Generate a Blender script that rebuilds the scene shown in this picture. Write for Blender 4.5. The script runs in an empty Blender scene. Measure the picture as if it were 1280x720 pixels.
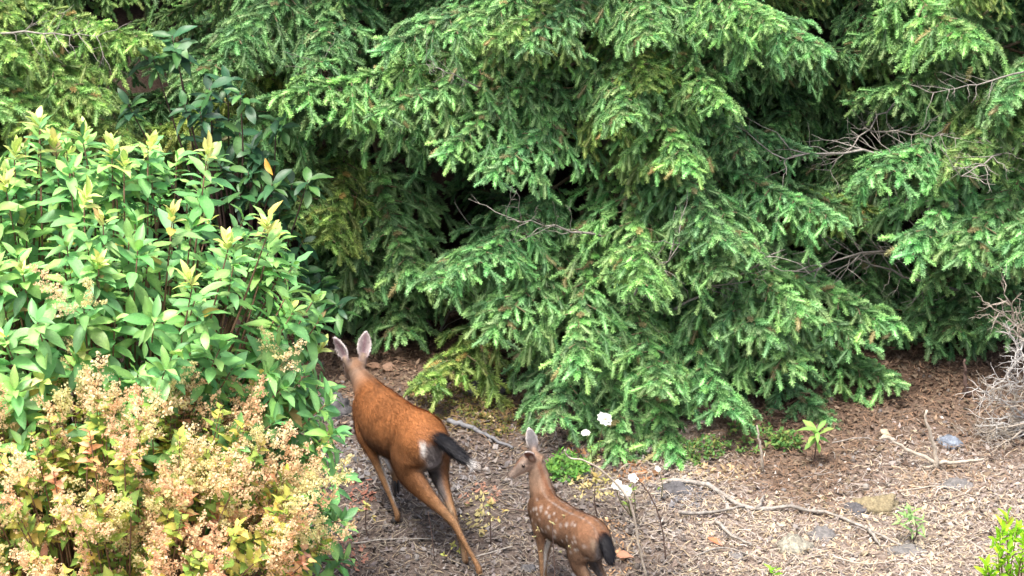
import bpy, math, random, os
import numpy as np
from mathutils import Vector, Matrix, kdtree

random.seed(7)
rng = np.random.default_rng(7)
R = math.radians
scene = bpy.context.scene
COL = scene.collection
DEV = ''

# ------------------------------------------------------------------ camera
CAM_H, PITCH, FPX = 6.5, R(22), 2800.0
cam_d = bpy.data.cameras.new('camera')
cam_d.sensor_width = 36.0
cam_d.lens = FPX / 1280.0 * 36.0
cam_d.clip_start, cam_d.clip_end = 0.1, 2000
cam = bpy.data.objects.new('camera', cam_d)
cam.location = (0, 0, CAM_H)
cam.rotation_euler = (R(90) - PITCH, 0, 0)
COL.objects.link(cam)
scene.camera = cam

# ------------------------------------------------------------------ sky and sun (bright overcast)
SUN_EL, SUN_AZ = R(70), R(215)          # azimuth measured clockwise from +Y (view direction)
world = bpy.data.worlds.new('World')
scene.world = world
world.use_nodes = True
wn = world.node_tree
bg = wn.nodes['Background']
sky = wn.nodes.new('ShaderNodeTexSky')
sky.sky_type = 'NISHITA'
sky.sun_disc = False
sky.sun_elevation = SUN_EL
sky.sun_rotation = SUN_AZ
sky.air_density = 1.0
sky.dust_density = 6.0
sky.ozone_density = 0.6
wn.links.new(sky.outputs[0], bg.inputs[0])
bg.inputs[1].default_value = 0.085
sun_d = bpy.data.lights.new('sun', 'SUN')
sun_d.energy = 1.5
sun_d.angle = R(16)
sun_d.color = (1.0, 0.96, 0.9)
sun = bpy.data.objects.new('sun', sun_d)
sv = Vector((math.sin(SUN_AZ) * math.cos(SUN_EL), math.cos(SUN_AZ) * math.cos(SUN_EL), math.sin(SUN_EL)))
sun.rotation_euler = sv.to_track_quat('Z', 'Y').to_euler()
sun.location = sv * 30
COL.objects.link(sun)

scene.view_settings.view_transform = 'Standard'
scene.view_settings.look = 'None'
scene.view_settings.gamma = 1.0
scene.view_settings.exposure = 2.1
scene.render.engine = 'CYCLES'
scene.cycles.max_bounces = 6
scene.cycles.diffuse_bounces = 3
scene.cycles.transparent_max_bounces = 4
scene.cycles.use_denoising = True

# ------------------------------------------------------------------ helpers
def at(u, v, Y):
    """world point on the vertical plane y=Y seen at photo pixel (u,v)"""
    dx = (u - 640) / FPX; dv = (v - 360) / FPX
    d = Vector((dx, math.cos(PITCH) - dv * math.sin(PITCH), -math.sin(PITCH) - dv * math.cos(PITCH)))
    return Vector((0, 0, CAM_H)) + d * (Y / d.y)

def on(u, v, z=0.0):
    """world point at height z seen at photo pixel (u,v)"""
    dx = (u - 640) / FPX; dv = (v - 360) / FPX
    d = Vector((dx, math.cos(PITCH) - dv * math.sin(PITCH), -math.sin(PITCH) - dv * math.cos(PITCH)))
    return Vector((0, 0, CAM_H)) + d * ((z - CAM_H) / d.z)

def _hash(ix, iy, s):
    h = np.sin(ix * 127.1 + iy * 311.7 + s * 74.7) * 43758.5453
    return h - np.floor(h)

def vnoise(x, y, s=0):
    ix, iy = np.floor(x), np.floor(y)
    fx, fy = x - ix, y - iy
    fx, fy = fx * fx * (3 - 2 * fx), fy * fy * (3 - 2 * fy)
    a, b = _hash(ix, iy, s), _hash(ix + 1, iy, s)
    c, d = _hash(ix, iy + 1, s), _hash(ix + 1, iy + 1, s)
    return (a * (1 - fx) + b * fx) * (1 - fy) + (c * (1 - fx) + d * fx) * fy

def gz(x, y):
    x, y = np.asarray(x, float), np.asarray(y, float)
    r = np.sqrt((x - 0.5) ** 2 + (y - 12.5) ** 2)
    near = np.clip(1 - r / 40, 0, 1)
    z = (vnoise(x * 1.3, y * 1.3, 1) - .5) * .07 + (vnoise(x * 4, y * 4, 2) - .5) * .035 + (vnoise(x * 11, y * 11, 3) - .5) * .022
    z *= near
    b = np.clip((y - 15.3) / 6, 0, 1)
    z = z + b * b * (3 - 2 * b) * 1.6
    b2 = np.clip((10.6 - y) / 8, 0, 1)
    z = z - b2 * b2 * 1.0
    return z

def gzf(x, y):
    return float(gz(x, y))

def mesh_np(name, V, F, mat=None, col=None, smooth=False):
    """V (n,3); F (m,k) one polygon size; col (n,3|4) point colours"""
    V = np.asarray(V, np.float32); F = np.asarray(F, np.int32)
    me = bpy.data.meshes.new(name)
    m, k = F.shape
    me.vertices.add(len(V)); me.vertices.foreach_set('co', V.ravel())
    me.loops.add(m * k); me.loops.foreach_set('vertex_index', F.ravel())
    me.polygons.add(m); me.polygons.foreach_set('loop_start', np.arange(0, m * k, k, dtype=np.int32))
    if smooth: me.polygons.foreach_set('use_smooth', np.ones(m, bool))
    me.update(calc_edges=True)
    if col is not None:
        col = np.asarray(col, np.float32)
        if col.shape[1] == 3: col = np.concatenate([col, np.ones((len(col), 1), np.float32)], 1)
        at_ = me.color_attributes.new('Col', 'FLOAT_COLOR', 'POINT')
        at_.data.foreach_set('color', col.ravel())
    if mat: me.materials.append(mat)
    return me

def put(name, me, parent=None, label=None, cat=None, group=None, kind=None, mw=None, color=None):
    o = bpy.data.objects.new(name, me)
    COL.objects.link(o)
    if parent: o.parent = parent
    if mw is not None:
        if parent: o.matrix_basis = mw
        else: o.matrix_world = mw
    if label: o['label'] = label
    if cat: o['category'] = cat
    if group: o['group'] = group
    if kind: o['kind'] = kind
    if color is not None: o.color = (*color, 1)
    return o

def empty(name, loc, label, cat, group=None, rz=0):
    o = bpy.data.objects.new(name, None)
    COL.objects.link(o)
    o.location = loc; o.rotation_euler = (0, 0, rz); o.empty_display_size = .1
    o['label'] = label; o['category'] = cat
    if group: o['group'] = group
    return o

def crom(P, n):
    """Catmull-Rom through rows of P (any columns), n samples"""
    P = np.asarray(P, float)
    E = np.concatenate([[2 * P[0] - P[1]], P, [2 * P[-1] - P[-2]]])
    t = np.linspace(0, len(P) - 1 - 1e-9, n)
    i = np.floor(t).astype(int); f = (t - i)[:, None]
    a, b, c, d = E[i], E[i + 1], E[i + 2], E[i + 3]
    return .5 * (2 * b + (c - a) * f + (2 * a - 5 * b + 4 * c - d) * f ** 2 + (3 * b - a - 3 * c + d) * f ** 3)

def tube_np(pts, rad, k=5, off=0, caps=True):
    """round tube; returns V, F quads (caps are collapsed rings)"""
    pts = np.asarray(pts, float); n = len(pts)
    rad = np.broadcast_to(np.asarray(rad, float), (n,)) if np.ndim(rad) == 0 else np.asarray(rad, float)
    if caps:
        pts = np.concatenate([pts[:1], pts, pts[-1:]]); rad = np.concatenate([[1e-4], rad, [1e-4]]); n += 2
    T = np.gradient(pts, axis=0)
    if caps: T[0] = T[1] if np.linalg.norm(T[0]) < 1e-9 else T[0]
    T /= np.linalg.norm(T, axis=1, keepdims=True) + 1e-12
    ref = np.array([0, 0, 1.0])
    if abs(T[:, 2]).mean() > .8: ref = np.array([1.0, 0, 0])
    A = np.cross(T, ref); A /= np.linalg.norm(A, axis=1, keepdims=True) + 1e-12
    B = np.cross(A, T)
    th = np.linspace(0, 2 * np.pi, k, endpoint=False)
    V = pts[:, None] + rad[:, None, None] * (A[:, None] * np.cos(th)[None, :, None] + B[:, None] * np.sin(th)[None, :, None])
    i = np.arange(n - 1)[:, None] * k; j = np.arange(k)[None]; j2 = (j + 1) % k
    F = np.stack([i + j, i + j2, i + k + j2, i + k + j], -1).reshape(-1, 4)
    return V.reshape(-1, 3), F + off

class Acc:
    """collects quads"""
    def __init__(s): s.V, s.F, s.C, s.n = [], [], [], 0
    def add(s, V, F, c=None):
        V = np.asarray(V, float)
        s.V.append(V); s.F.append(np.asarray(F) + s.n); s.n += len(V)
        if c is not None: s.C.append(np.broadcast_to(np.asarray(c, float), (len(V), 3)))
    def tube(s, pts, rad, k=5, c=None): s.add(*tube_np(pts, rad, k), c)
    def mesh(s, name, mat, smooth=False):
        return mesh_np(name, np.concatenate(s.V), np.concatenate(s.F), mat, np.concatenate(s.C) if s.C else None, smooth)

def wob(a, b, n, amp, g=rng):
    """wobbly path from a to b"""
    a, b = np.asarray(a, float), np.asarray(b, float)
    t = np.linspace(0, 1, n)[:, None]
    w = g.normal(0, amp, (n, 3)); w[0] = 0; w[-1] = 0
    return a + (b - a) * t + w

# ------------------------------------------------------------------ materials
def new_mat(name):
    m = bpy.data.materials.new(name); m.use_nodes = True
    return m, m.node_tree.nodes, m.node_tree.links, m.node_tree.nodes['Principled BSDF']

def N(nodes, t, **kw):
    n = nodes.new(t)
    for k, v in kw.items(): setattr(n, k, v)
    return n

def mixc(nodes, links, fac, a, b, mode='MIX'):
    n = nodes.new('ShaderNodeMix'); n.data_type = 'RGBA'; n.blend_type = mode
    for s, v in ((n.inputs[0], fac), (n.inputs[6], a), (n.inputs[7], b)):
        if isinstance(v, bpy.types.NodeSocket): links.new(v, s)
        elif isinstance(v, (int, float)): s.default_value = v
        else: s.default_value = (*v, 1)
    return n.outputs[2]

def noise(nodes, links, scale, detail=4, coord='Object', rough=.6):
    tc = nodes.new('ShaderNodeTexCoord'); n = nodes.new('ShaderNodeTexNoise')
    n.inputs['Scale'].default_value = scale; n.inputs['Detail'].default_value = detail; n.inputs['Roughness'].default_value = rough
    links.new(tc.outputs[coord], n.inputs['Vector'])
    return n.outputs[0]

def ramp(nodes, links, src, stops):
    r = nodes.new('ShaderNodeValToRGB'); e = r.color_ramp.elements
    while len(e) < len(stops): e.new(.5)
    for i, (p, c) in enumerate(stops):
        e[i].position = p; e[i].color = (*c, 1)
    links.new(src, r.inputs[0])
    return r.outputs[0]

def mat_attr(name, rough=.8, trans=0., objcol=False, spec=.3, nscale=0, namp=.3, bump=0, bscale=80):
    """base colour from the mesh's own colour attribute (x the object colour)"""
    m, nd, ln, bs = new_mat(name)
    a = N(nd, 'ShaderNodeAttribute', attribute_name='Col'); c = a.outputs['Color']
    if objcol:
        oi = nd.new('ShaderNodeObjectInfo'); c = mixc(nd, ln, 1.0, c, oi.outputs['Color'], 'MULTIPLY')
    if nscale:
        nz = noise(nd, ln, nscale)
        g = ramp(nd, ln, nz, [(.3, (1 - namp,) * 3), (.7, (1 + namp * .6,) * 3)])
        c = mixc(nd, ln, 1.0, c, g, 'MULTIPLY')
    ln.new(c, bs.inputs['Base Color'])
    bs.inputs['Roughness'].default_value = rough
    bs.inputs['Specular IOR Level'].default_value = spec
    if bump:
        b = nd.new('ShaderNodeBump'); b.inputs['Strength'].default_value = bump; b.inputs['Distance'].default_value = .01
        ln.new(noise(nd, ln, bscale, 5), b.inputs['Height']); ln.new(b.outputs[0], bs.inputs['Normal'])
    if trans:
        t = nd.new('ShaderNodeBsdfTranslucent'); ln.new(c, t.inputs[0])
        mx = nd.new('ShaderNodeMixShader'); mx.inputs[0].default_value = trans
        ln.new(bs.outputs[0], mx.inputs[1]); ln.new(t.outputs[0], mx.inputs[2])
        ln.new(mx.outputs[0], nd['Material Output'].inputs[0])
    return m

def mat_leaf(name, rough=.46, trans=.28, spec=.5, vein=.12):
    """leaf colour comes from object colour x mesh attribute; noise mottling"""
    m, nd, ln, bs = new_mat(name)
    oi = nd.new('ShaderNodeObjectInfo')
    a = N(nd, 'ShaderNodeAttribute', attribute_name='Col')
    c = mixc(nd, ln, 1.0, oi.outputs['Color'], a.outputs['Color'], 'MULTIPLY')
    g = ramp(nd, ln, noise(nd, ln, 18, 3), [(.3, (1 - vein * 1.6,) * 3), (.7, (1 + vein,) * 3)])
    c = mixc(nd, ln, 1.0, c, g, 'MULTIPLY')
    ln.new(c, bs.inputs['Base Color'])
    bs.inputs['Roughness'].default_value = rough
    bs.inputs['Specular IOR Level'].default_value = spec
    t = nd.new('ShaderNodeBsdfTranslucent'); ln.new(c, t.inputs[0])
    mx = nd.new('ShaderNodeMixShader'); mx.inputs[0].default_value = trans
    ln.new(bs.outputs[0], mx.inputs[1]); ln.new(t.outputs[0], mx.inputs[2])
    ln.new(mx.outputs[0], nd['Material Output'].inputs[0])
    return m

def mat_wood(name, c1, c2, scale=14, rough=.85):
    m, nd, ln, bs = new_mat(name)
    nz = noise(nd, ln, scale, 6, rough=.7)
    ln.new(ramp(nd, ln, nz, [(.3, c1), (.68, c2)]), bs.inputs['Base Color'])
    bs.inputs['Roughness'].default_value = rough
    b = nd.new('ShaderNodeBump'); b.inputs['Strength'].default_value = .7; b.inputs['Distance'].default_value = .012
    ln.new(noise(nd, ln, scale * 3, 6), b.inputs['Height']); ln.new(b.outputs[0], bs.inputs['Normal'])
    return m

M = {}
M['needle'] = mat_attr('fir_needles', rough=.5, trans=.18, objcol=True, spec=.35)
M['leaf'] = mat_leaf('glossy_leaf')
M['leaf_soft'] = mat_leaf('soft_leaf', rough=.6, trans=.38, spec=.25)
M['bark'] = mat_wood('fir_bark', (.022, .018, .015), (.075, .062, .050), 14)
M['twig'] = mat_wood('fir_twig', (.09, .062, .036), (.20, .16, .085), 20)
M['dead'] = mat_wood('dead_grey_wood', (.11, .095, .08), (.38, .35, .31), 22)
M['stem'] = mat_wood('shrub_stem', (.10, .05, .03), (.25, .15, .09), 18)
M['darkstem'] = mat_wood('dark_stem', (.05, .03, .025), (.14, .09, .07), 20)
M['litter'] = mat_attr('litter_bits', rough=.85, trans=.1, nscale=40, namp=.3)
M['fur'] = mat_attr('deer_coat', rough=.75, spec=.2, nscale=55, namp=.16, bump=.5, bscale=220)
M['panicle'] = mat_attr('dried_flowers', rough=.8, trans=.5, spec=.1)
M['hair'] = mat_attr('deer_hair', rough=.6, spec=.25)
M['rock'] = mat_wood('grey_rock', (.055, .053, .053), (.22, .205, .195), 16)

def mat_ground():
    m, nd, ln, bs = new_mat('forest_floor')
    a = N(nd, 'ShaderNodeAttribute', attribute_name='Col')
    n1 = noise(nd, ln, 2.2, 5); n2 = noise(nd, ln, 16, 6, rough=.7); n3 = noise(nd, ln, 60, 5, rough=.7)
    c = mixc(nd, ln, n1, (.13, .10, .08), (.22, .185, .165))
    c = mixc(nd, ln, ramp(nd, ln, n2, [(.38, (0, 0, 0)), (.66, (1, 1, 1))]), c, (.28, .245, .22))
    c = mixc(nd, ln, ramp(nd, ln, n3, [(.30, (1, 1, 1)), (.52, (0, 0, 0))]), c, (.07, .048, .035))
    c = mixc(nd, ln, 1.0, c, a.outputs['Color'], 'MULTIPLY')
    ln.new(c, bs.inputs['Base Color'])
    bs.inputs['Roughness'].default_value = .95
    bs.inputs['Specular IOR Level'].default_value = .1
    b = nd.new('ShaderNodeBump'); b.inputs['Strength'].default_value = 1.0; b.inputs['Distance'].default_value = .03
    ln.new(mixc(nd, ln, .5, n2, n3), b.inputs['Height']); ln.new(b.outputs[0], bs.inputs['Normal'])
    return m
M['ground'] = mat_ground()

# ------------------------------------------------------------------ ground
def build_ground():
    xs = np.concatenate([[-600, -250, -100, -50, -25, -14, -9, -7], np.arange(-5.5, 5.51, .045), [7, 9, 14, 25, 50, 100, 250, 600]])
    ys = np.concatenate([[-600, -250, -100, -40, -15, -4, 2, 5, 7, 8.5], np.arange(9.5, 17.5, .045), np.arange(17.7, 24, .3), [27, 32, 45, 80, 150, 300, 700]])
    X, Y = np.meshgrid(xs, ys)
    Z = gz(X, Y)
    V = np.stack([X, Y, Z], -1).reshape(-1, 3)
    nx, ny = len(xs), len(ys)
    i = np.arange(ny - 1)[:, None] * nx + np.arange(nx - 1)[None]
    F = np.stack([i, i + 1, i + nx + 1, i + nx], -1).reshape(-1, 4)
    # red-brown needle duff towards the firs, paler dry litter in the open: two kinds of litter
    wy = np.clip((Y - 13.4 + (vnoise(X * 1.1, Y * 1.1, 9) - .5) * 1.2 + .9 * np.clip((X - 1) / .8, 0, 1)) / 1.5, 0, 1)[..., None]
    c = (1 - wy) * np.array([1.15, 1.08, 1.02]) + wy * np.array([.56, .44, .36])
    wood_shade = np.clip((Y - 14.9) / .7, 0, 1)[..., None]          # shade under the closed wood, painted in as a near-black soil tone
    c = c * (1 - wood_shade) + np.array([.20, .17, .15]) * wood_shade
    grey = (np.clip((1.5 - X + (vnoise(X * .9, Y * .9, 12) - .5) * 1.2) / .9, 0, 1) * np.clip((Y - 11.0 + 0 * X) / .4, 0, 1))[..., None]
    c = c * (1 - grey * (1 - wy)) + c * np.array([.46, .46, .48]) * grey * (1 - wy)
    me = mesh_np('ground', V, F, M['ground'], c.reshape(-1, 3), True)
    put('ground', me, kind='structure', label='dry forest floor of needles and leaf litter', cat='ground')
build_ground()

# ------------------------------------------------------------------ deer
def ellipse_loft(P, colf, k=28, n=40):
    """P rows: f, l, z, half width (along body left), half height. Smooth loft; colf(f,l,z,nl,nz)->rgb"""
    S = crom(P, n)
    pts = S[:, :3]; a = np.maximum(S[:, 3], .002); b = np.maximum(S[:, 4], .002)
    pts = np.concatenate([pts[:1], pts, pts[-1:]]); a = np.concatenate([[.001], a, [.001]]); b = np.concatenate([[.001], b, [.001]])
    T = np.gradient(pts, axis=0); T[0] = T[1]; T[-1] = T[-2]
    T /= np.linalg.norm(T, axis=1, keepdims=True) + 1e-12
    A = np.array([0, 1.0, 0]) - T * T[:, 1:2]
    A /= np.linalg.norm(A, axis=1, keepdims=True) + 1e-12
    B = np.cross(T, A)
    th = np.linspace(0, 2 * np.pi, k, endpoint=False)
    ca, sb = np.cos(th), np.sin(th)
    V = pts[:, None] + a[:, None, None] * A[:, None] * ca[None, :, None] + b[:, None, None] * B[:, None] * sb[None, :, None]
    Nn = A[:, None] * ca[None, :, None] + B[:, None] * sb[None, :, None]
    m = len(pts)
    i = np.arange(m - 1)[:, None] * k; j = np.arange(k)[None]; j2 = (j + 1) % k
    F = np.stack([i + j, i + j2, i + k + j2, i + k + j], -1).reshape(-1, 4)
    V = V.reshape(-1, 3); Nn = Nn.reshape(-1, 3)
    t = np.repeat(np.linspace(0, 1, m), k)
    return V, F, colf(V, Nn, t)

def lerp(a, b, t):
    t = np.clip(t, 0, 1)[:, None] if np.ndim(t) else t
    return np.asarray(a) * (1 - t) + np.asarray(b) * t

def sm(x, a, b):
    t = np.clip((x - a) / (b - a), 0, 1); return t * t * (3 - 2 * t)

def rot(yaw, pitch, roll=0):
    return np.array((Matrix.Rotation(yaw, 3, 'Z') @ Matrix.Rotation(-pitch, 3, 'Y') @ Matrix.Rotation(roll, 3, 'X')))

def build_deer(name, label, group, x, y, z, th, s, pose, fawn=False):
    C = dict(back=(.32, .125, .042), flank=(.25, .104, .038), low=(.16, .076, .035), belly=(.36, .28, .20), neck=(.26, .145, .085),
             greyneck=(.28, .20, .15), stripe=(.10, .045, .022), white=(.75, .72, .68), legs=(.25, .135, .065), legdark=(.09, .052, .034),
             rump=(.15, .132, .128), black=(.012, .012, .016), face=(.26, .20, .165), nose=(.012, .012, .014), earin=(.34, .27, .27),
             earout=(.22, .18, .165), earrim=(.75, .70, .66))
    if fawn:
        C.update(back=(.25, .128, .070), flank=(.19, .108, .066), low=(.135, .085, .056), neck=(.29, .185, .125), greyneck=(.32, .22, .16), stripe=(.20, .08, .035),
                 legs=(.30, .18, .10), earin=(.20, .085, .06), earout=(.17, .16, .165))
    C = {k: np.array(v) for k, v in C.items()}
    pieces = []
    # torso ----------------------------------------------------------
    torso = np.array(pose['torso'])
    def torso_col(V, Nn, t):
        up = Nn[:, 2]; f = V[:, 0]
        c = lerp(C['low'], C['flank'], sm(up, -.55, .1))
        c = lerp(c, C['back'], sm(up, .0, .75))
        c = lerp(c, C['belly'], sm(-up, .72, .95))
        c = lerp(c, C['stripe'] if not fawn else C['back'] * .75, .4 * sm(up, .93, .995) * sm(f, .05, .3))      # dark withers
        c = lerp(c, C['flank'] * .7, .5 * sm(-f, -.02, .06) * sm(f, -.24, -.06) * sm(-up, -.35, .4))             # flank hollow
        rp = sm(-f, .40, .455) * sm(np.abs(V[:, 1]), .070, .04) * sm(-V[:, 2], -.80, -.74)
        c = lerp(c, C['rump'], rp)
        c = lerp(c, C['white'] if not fawn else C['belly'], (.6 if fawn else 1.0) * sm(np.abs(np.abs(V[:, 1]) - .072), .022, .008) * sm(-f, .39, .44) * sm(-V[:, 2], -.80, -.76) * sm(V[:, 2], .66, .72))
        return c
    pieces.append(ellipse_loft(torso, torso_col, 48, 70))
    # neck -----------------------------------------------------------
    def neck_col(V, Nn, t):
        c = lerp(C['neck'], C['greyneck'], sm(t, .3, .9))
        c = lerp(c, C['back'], sm(.45 - t, .0, .35) * sm(Nn[:, 2], -.4, .6))
        c = lerp(c, C['stripe'], .8 * sm(np.abs(V[:, 1] - pose['neckl'](t)), .026, .008) * sm(Nn[:, 0], .3, -.5))
        c = lerp(c, C['white'] * .7, sm(Nn[:, 0], .75, .98) * sm(t, .45, .8))
        return c
    pieces.append(ellipse_loft(pose['neck'], neck_col, 32, 40))
    # head (own frame: x forward, y left, z up, origin at the poll) ----
    HR = rot(pose['head_yaw'], pose['head_pitch'], pose.get('head_roll', 0)); HP = np.array(pose['head_pos'])
    ks = pose.get('head_scale', 1.0)
    def head_col(V, Nn, t):
        c = lerp(C['neck'], C['face'], sm(t, .1, .45))
        c = lerp(c, C['greyneck'] * 1.2, sm(-Nn[:, 2], .3, .8))
        c = lerp(c, C['white'] * .85, sm(t, .80, .86) * sm(-Nn[:, 2], -.2, .5))
        c = lerp(c, C['stripe'], .7 * sm(Nn[:, 2], .7, .95) * sm(t, .25, .4) * sm(-t, -.75, -.5))
        c = lerp(c, C['nose'], sm(t, .885, .92))
        return c
    head = np.array([(-.05, 0, -.045, .045, .05), (0, 0, -.005, .058, .062), (.06, 0, 0, .064, .066), (.115, 0, -.012, .058, .060),
                     (.165, 0, -.026, .042, .046), (.215, 0, -.040, .033, .036), (.25, 0, -.048, .030, .031), (.268, 0, -.051, .020, .020)])
    V, F, c = ellipse_loft(head, head_col, 28, 36)
    pieces.append(((V * ks) @ HR.T + HP, F, c))
    # brow ridges
    for sy in (1, -1):
        V, F, c = ellipse_loft([(.055, sy * .040, .020, .012, .012), (.085, sy * .052, .022, .016, .016), (.115, sy * .046, .010, .010, .010)], lambda V, n, t: np.tile(C['face'] * 1.15, (len(V), 1)), 10, 8)
        pieces.append(((V * ks) @ HR.T + HP, F, c))
    # ears -------------------------------------------------------------
    for base, d, inner, L, W in pose['ears']:
        d = np.array(d, float); d /= np.linalg.norm(d)
        inn = np.array(inner, float); inn -= d * (inn @ d); inn /= np.linalg.norm(inn)
        side = np.cross(d, inn)
        nu, nv = 22, 13
        u = np.linspace(0, 1, nu)[:, None]; v = np.linspace(-1, 1, nv)[None]
        w = W * (np.interp(u, [0, .12, .35, .55, .78, .92, 1], [.34, .62, .98, 1.0, .68, .34, .06]))
        cup = .42 * np.interp(u, [0, .3, 1], [1.5, 1.0, .35])
        ctr = np.array(base) + d * (u * L)[..., None] - inn * (0.018 * np.sin(u * np.pi))[..., None]
        G = ctr + side * (w * v)[..., None] + inn * (w * cup * (v ** 2))[..., None]
        tk = .0075
        Vv = np.concatenate([(G + inn * tk).reshape(-1, 3), (G - inn * tk).reshape(-1, 3)])
        ii = np.arange(nu - 1)[:, None] * nv + np.arange(nv - 1)[None]
        q = np.stack([ii, ii + 1, ii + nv + 1, ii + nv], -1).reshape(-1, 4)
        o = nu * nv
        rimi = np.concatenate([np.arange(nv), np.arange(nv - 1, o, nv)[1:], np.arange(o - nv, o)[::-1][1:], np.arange(0, o, nv)[::-1][1:]])
        r1 = rimi[:-1]; r2 = rimi[1:]
        Fq = np.concatenate([q[:, ::-1], q + o, np.stack([r1, r2, r2 + o, r1 + o], -1)])
        rim = np.maximum(sm(np.abs(v) + 0 * u, .70, .98), sm(u + 0 * v, .86, .97)) * sm(u + 0 * v, .1, .35)
        mott = .75 + .5 * _hash(np.floor(u * 9 + 0 * v), np.floor(v * 4 + 0 * u), 3)
        ci = C['earin'] * mott[..., None] * (1 - rim[..., None]) + C['earrim'] * rim[..., None]
        dk = sm(-u + 0 * v, -.22, -.02)[..., None] * .6
        ci = ci * (1 - dk) + C['stripe'] * dk
        if not fawn:
            ci = np.where((np.abs(v) < .28)[..., None] & (u > .15)[..., None], ci * np.array([.75, .6, .66]), ci)
        co = C['earout'] * (1 - .9 * rim[..., None]) + C['earrim'] * .9 * rim[..., None] + np.zeros((nu, nv, 1))
        co = co * sm(u + 0 * v, -.3, .5)[..., None] + C['neck'] * (1 - sm(u + 0 * v, -.3, .5)[..., None])
        cc = np.concatenate([ci.reshape(-1, 3), co.reshape(-1, 3)])
        pieces.append(((Vv * ks) @ HR.T + HP, Fq, cc))
        V, F, c = ellipse_loft([np.r_[np.array(base) - d * .03, .028, .028], np.r_[np.array(base) + d * .012, .026, .024], np.r_[np.array(base) + d * .045, .018, .012]], lambda V, n, t: np.tile(C['greyneck'], (len(V), 1)), 12, 8)
        pieces.append(((V * ks) @ HR.T + HP, F, c))
    # legs ---------------------------------------------------------------
    for leg in pose['legs']:
        P = np.array(leg['pts'])
        sy = np.sign(P[0, 1])
        hind = leg['hind']
        def leg_col(V, Nn, t, hind=hind, sy=sy):
            inner = sm(-sy * Nn[:, 1], .15, .7)
            c = lerp(C['flank'], C['legs'], sm(t, .25, .5))
            if hind:
                c = lerp(c, C['low'], .55 * sm(V[:, 2], .42, .5) * sm(-V[:, 2], -.68, -.58))
                c = lerp(c, C['rump'] * .9, inner * sm(.52 - t, .0, .12))
                c = lerp(c, C['belly'], inner * .7 * sm(t, .45, .55))
                c = lerp(c, C['white'] * .9, sm(-Nn[:, 0], .8, .95) * inner * sm(.34 - t, 0, .1))
                c = lerp(c, C['legs'] * 1.15, sm(t, .52, .6) * (1 - inner * .6))
            else:
                c = lerp(c, C['legdark'], .8 * sm(Nn[:, 0], -.1, .5) * sm(t, .35, .5))
                c = lerp(c, C['white'], inner * sm(t, .28, .4) * sm(-t, -.82, -.7))
            c = lerp(c, C['legdark'], .8 * sm(t, .94, .985))
            return c
        pieces.append(ellipse_loft(P, leg_col, 20, 60))
    # tail -----------------------------------------------------------------
    def tail_col(V, Nn, t):
        c = lerp(C['stripe'], C['black'], sm(t, .05, .25))
        c = lerp(c, C['white'], sm(t, *pose['tail_white']))
        return c
    pieces.append(ellipse_loft(pose['tail'], tail_col, 16, 24))
    # join, remesh into one skin ------------------------------------------
    Vs, Fs, Cs, n = [], [], [], 0
    for V, F, c in pieces:
        Vs.append(V); Fs.append(F + n); Cs.append(c); n += len(V)
    Vall, Call = np.concatenate(Vs), np.concatenate(Cs)
    raw = mesh_np('raw', Vall, np.concatenate(Fs))
    ro = bpy.data.objects.new('raw', raw); COL.objects.link(ro)
    md = ro.modifiers.new('r', 'REMESH'); md.mode = 'VOXEL'; md.voxel_size = .0075; md.use_smooth_shade = True
    m2 = ro.modifiers.new('s', 'SMOOTH'); m2.factor = .5; m2.iterations = 5
    dg = bpy.context.evaluated_depsgraph_get()
    body = bpy.data.meshes.new_from_object(ro.evaluated_get(dg), depsgraph=dg)
    bpy.data.objects.remove(ro); bpy.data.meshes.remove(raw)
    nv = len(body.vertices)
    co = np.empty(nv * 3, np.float32); body.vertices.foreach_get('co', co); co = co.reshape(-1, 3)
    nr = np.empty(nv * 3, np.float32); body.vertices.foreach_get('normal', nr); nr = nr.reshape(-1, 3)
    kd = kdtree.KDTree(len(Vall))
    for i, v in enumerate(Vall): kd.insert(v, i)
    kd.balance()
    cols = np.empty((nv, 3))
    for i in range(nv):
        hit = kd.find_n(co[i], 5)
        w = np.array([1 / (h[2] + .004) ** 2 for h in hit]); idx = [h[1] for h in hit]
        cols[i] = (Call[idx] * w[:, None]).sum(0) / w.sum()
    # coat markings -------------------------------------------------------
    mott = (.80 + .4 * vnoise(co[:, 0] * 34 + co[:, 1] * 9, co[:, 2] * 34 + co[:, 1] * 17, 5)) * (.82 + .36 * vnoise(co[:, 0] * 9 + co[:, 1] * 5, co[:, 2] * 9 + co[:, 1] * 6, 6))
    cols *= mott[:, None] * (.86 if not fawn else .86)
    if fawn:
        g = np.random.default_rng(5)
        spots = []
        for side in (1, -1):
            for row, zz in enumerate((.80, .745, .69, .63)):
                for f in np.arange(-.40, .34, .062):
                    if g.random() < .8: spots.append((f + g.normal(0, .018), side, zz + g.normal(0, .016) - .25 * max(0, abs(f + .02) - .3), .008 + g.random() * .007))
        side = np.sign(co[:, 1]); on_b = (co[:, 0] > -.48) & (co[:, 0] < .40) & (co[:, 2] > .55) & (co[:, 2] < .9)
        for f, sd, zz, r in spots:
            d = np.sqrt(((co[:, 0] - f) * .8) ** 2 + (co[:, 2] - zz) ** 2)
            w = sm(-d, -r * 1.7, -r * .3) * on_b * (side == sd) * g.uniform(.22, .6)
            cols = lerp(cols, C['white'] * .75, w)
        # pale lines on either side of the dark spine
        w = sm(np.abs(np.abs(co[:, 1]) - .034), .012, .003) * on_b * (nr[:, 2] > .5) * (.35 + .65 * (vnoise(co[:, 0] * 22, co[:, 1] * 5, 8) > .45))
        cols = lerp(cols, C['white'] * .5, w * .4)
    a_ = body.color_attributes.new('Col', 'FLOAT_COLOR', 'POINT')
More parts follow.
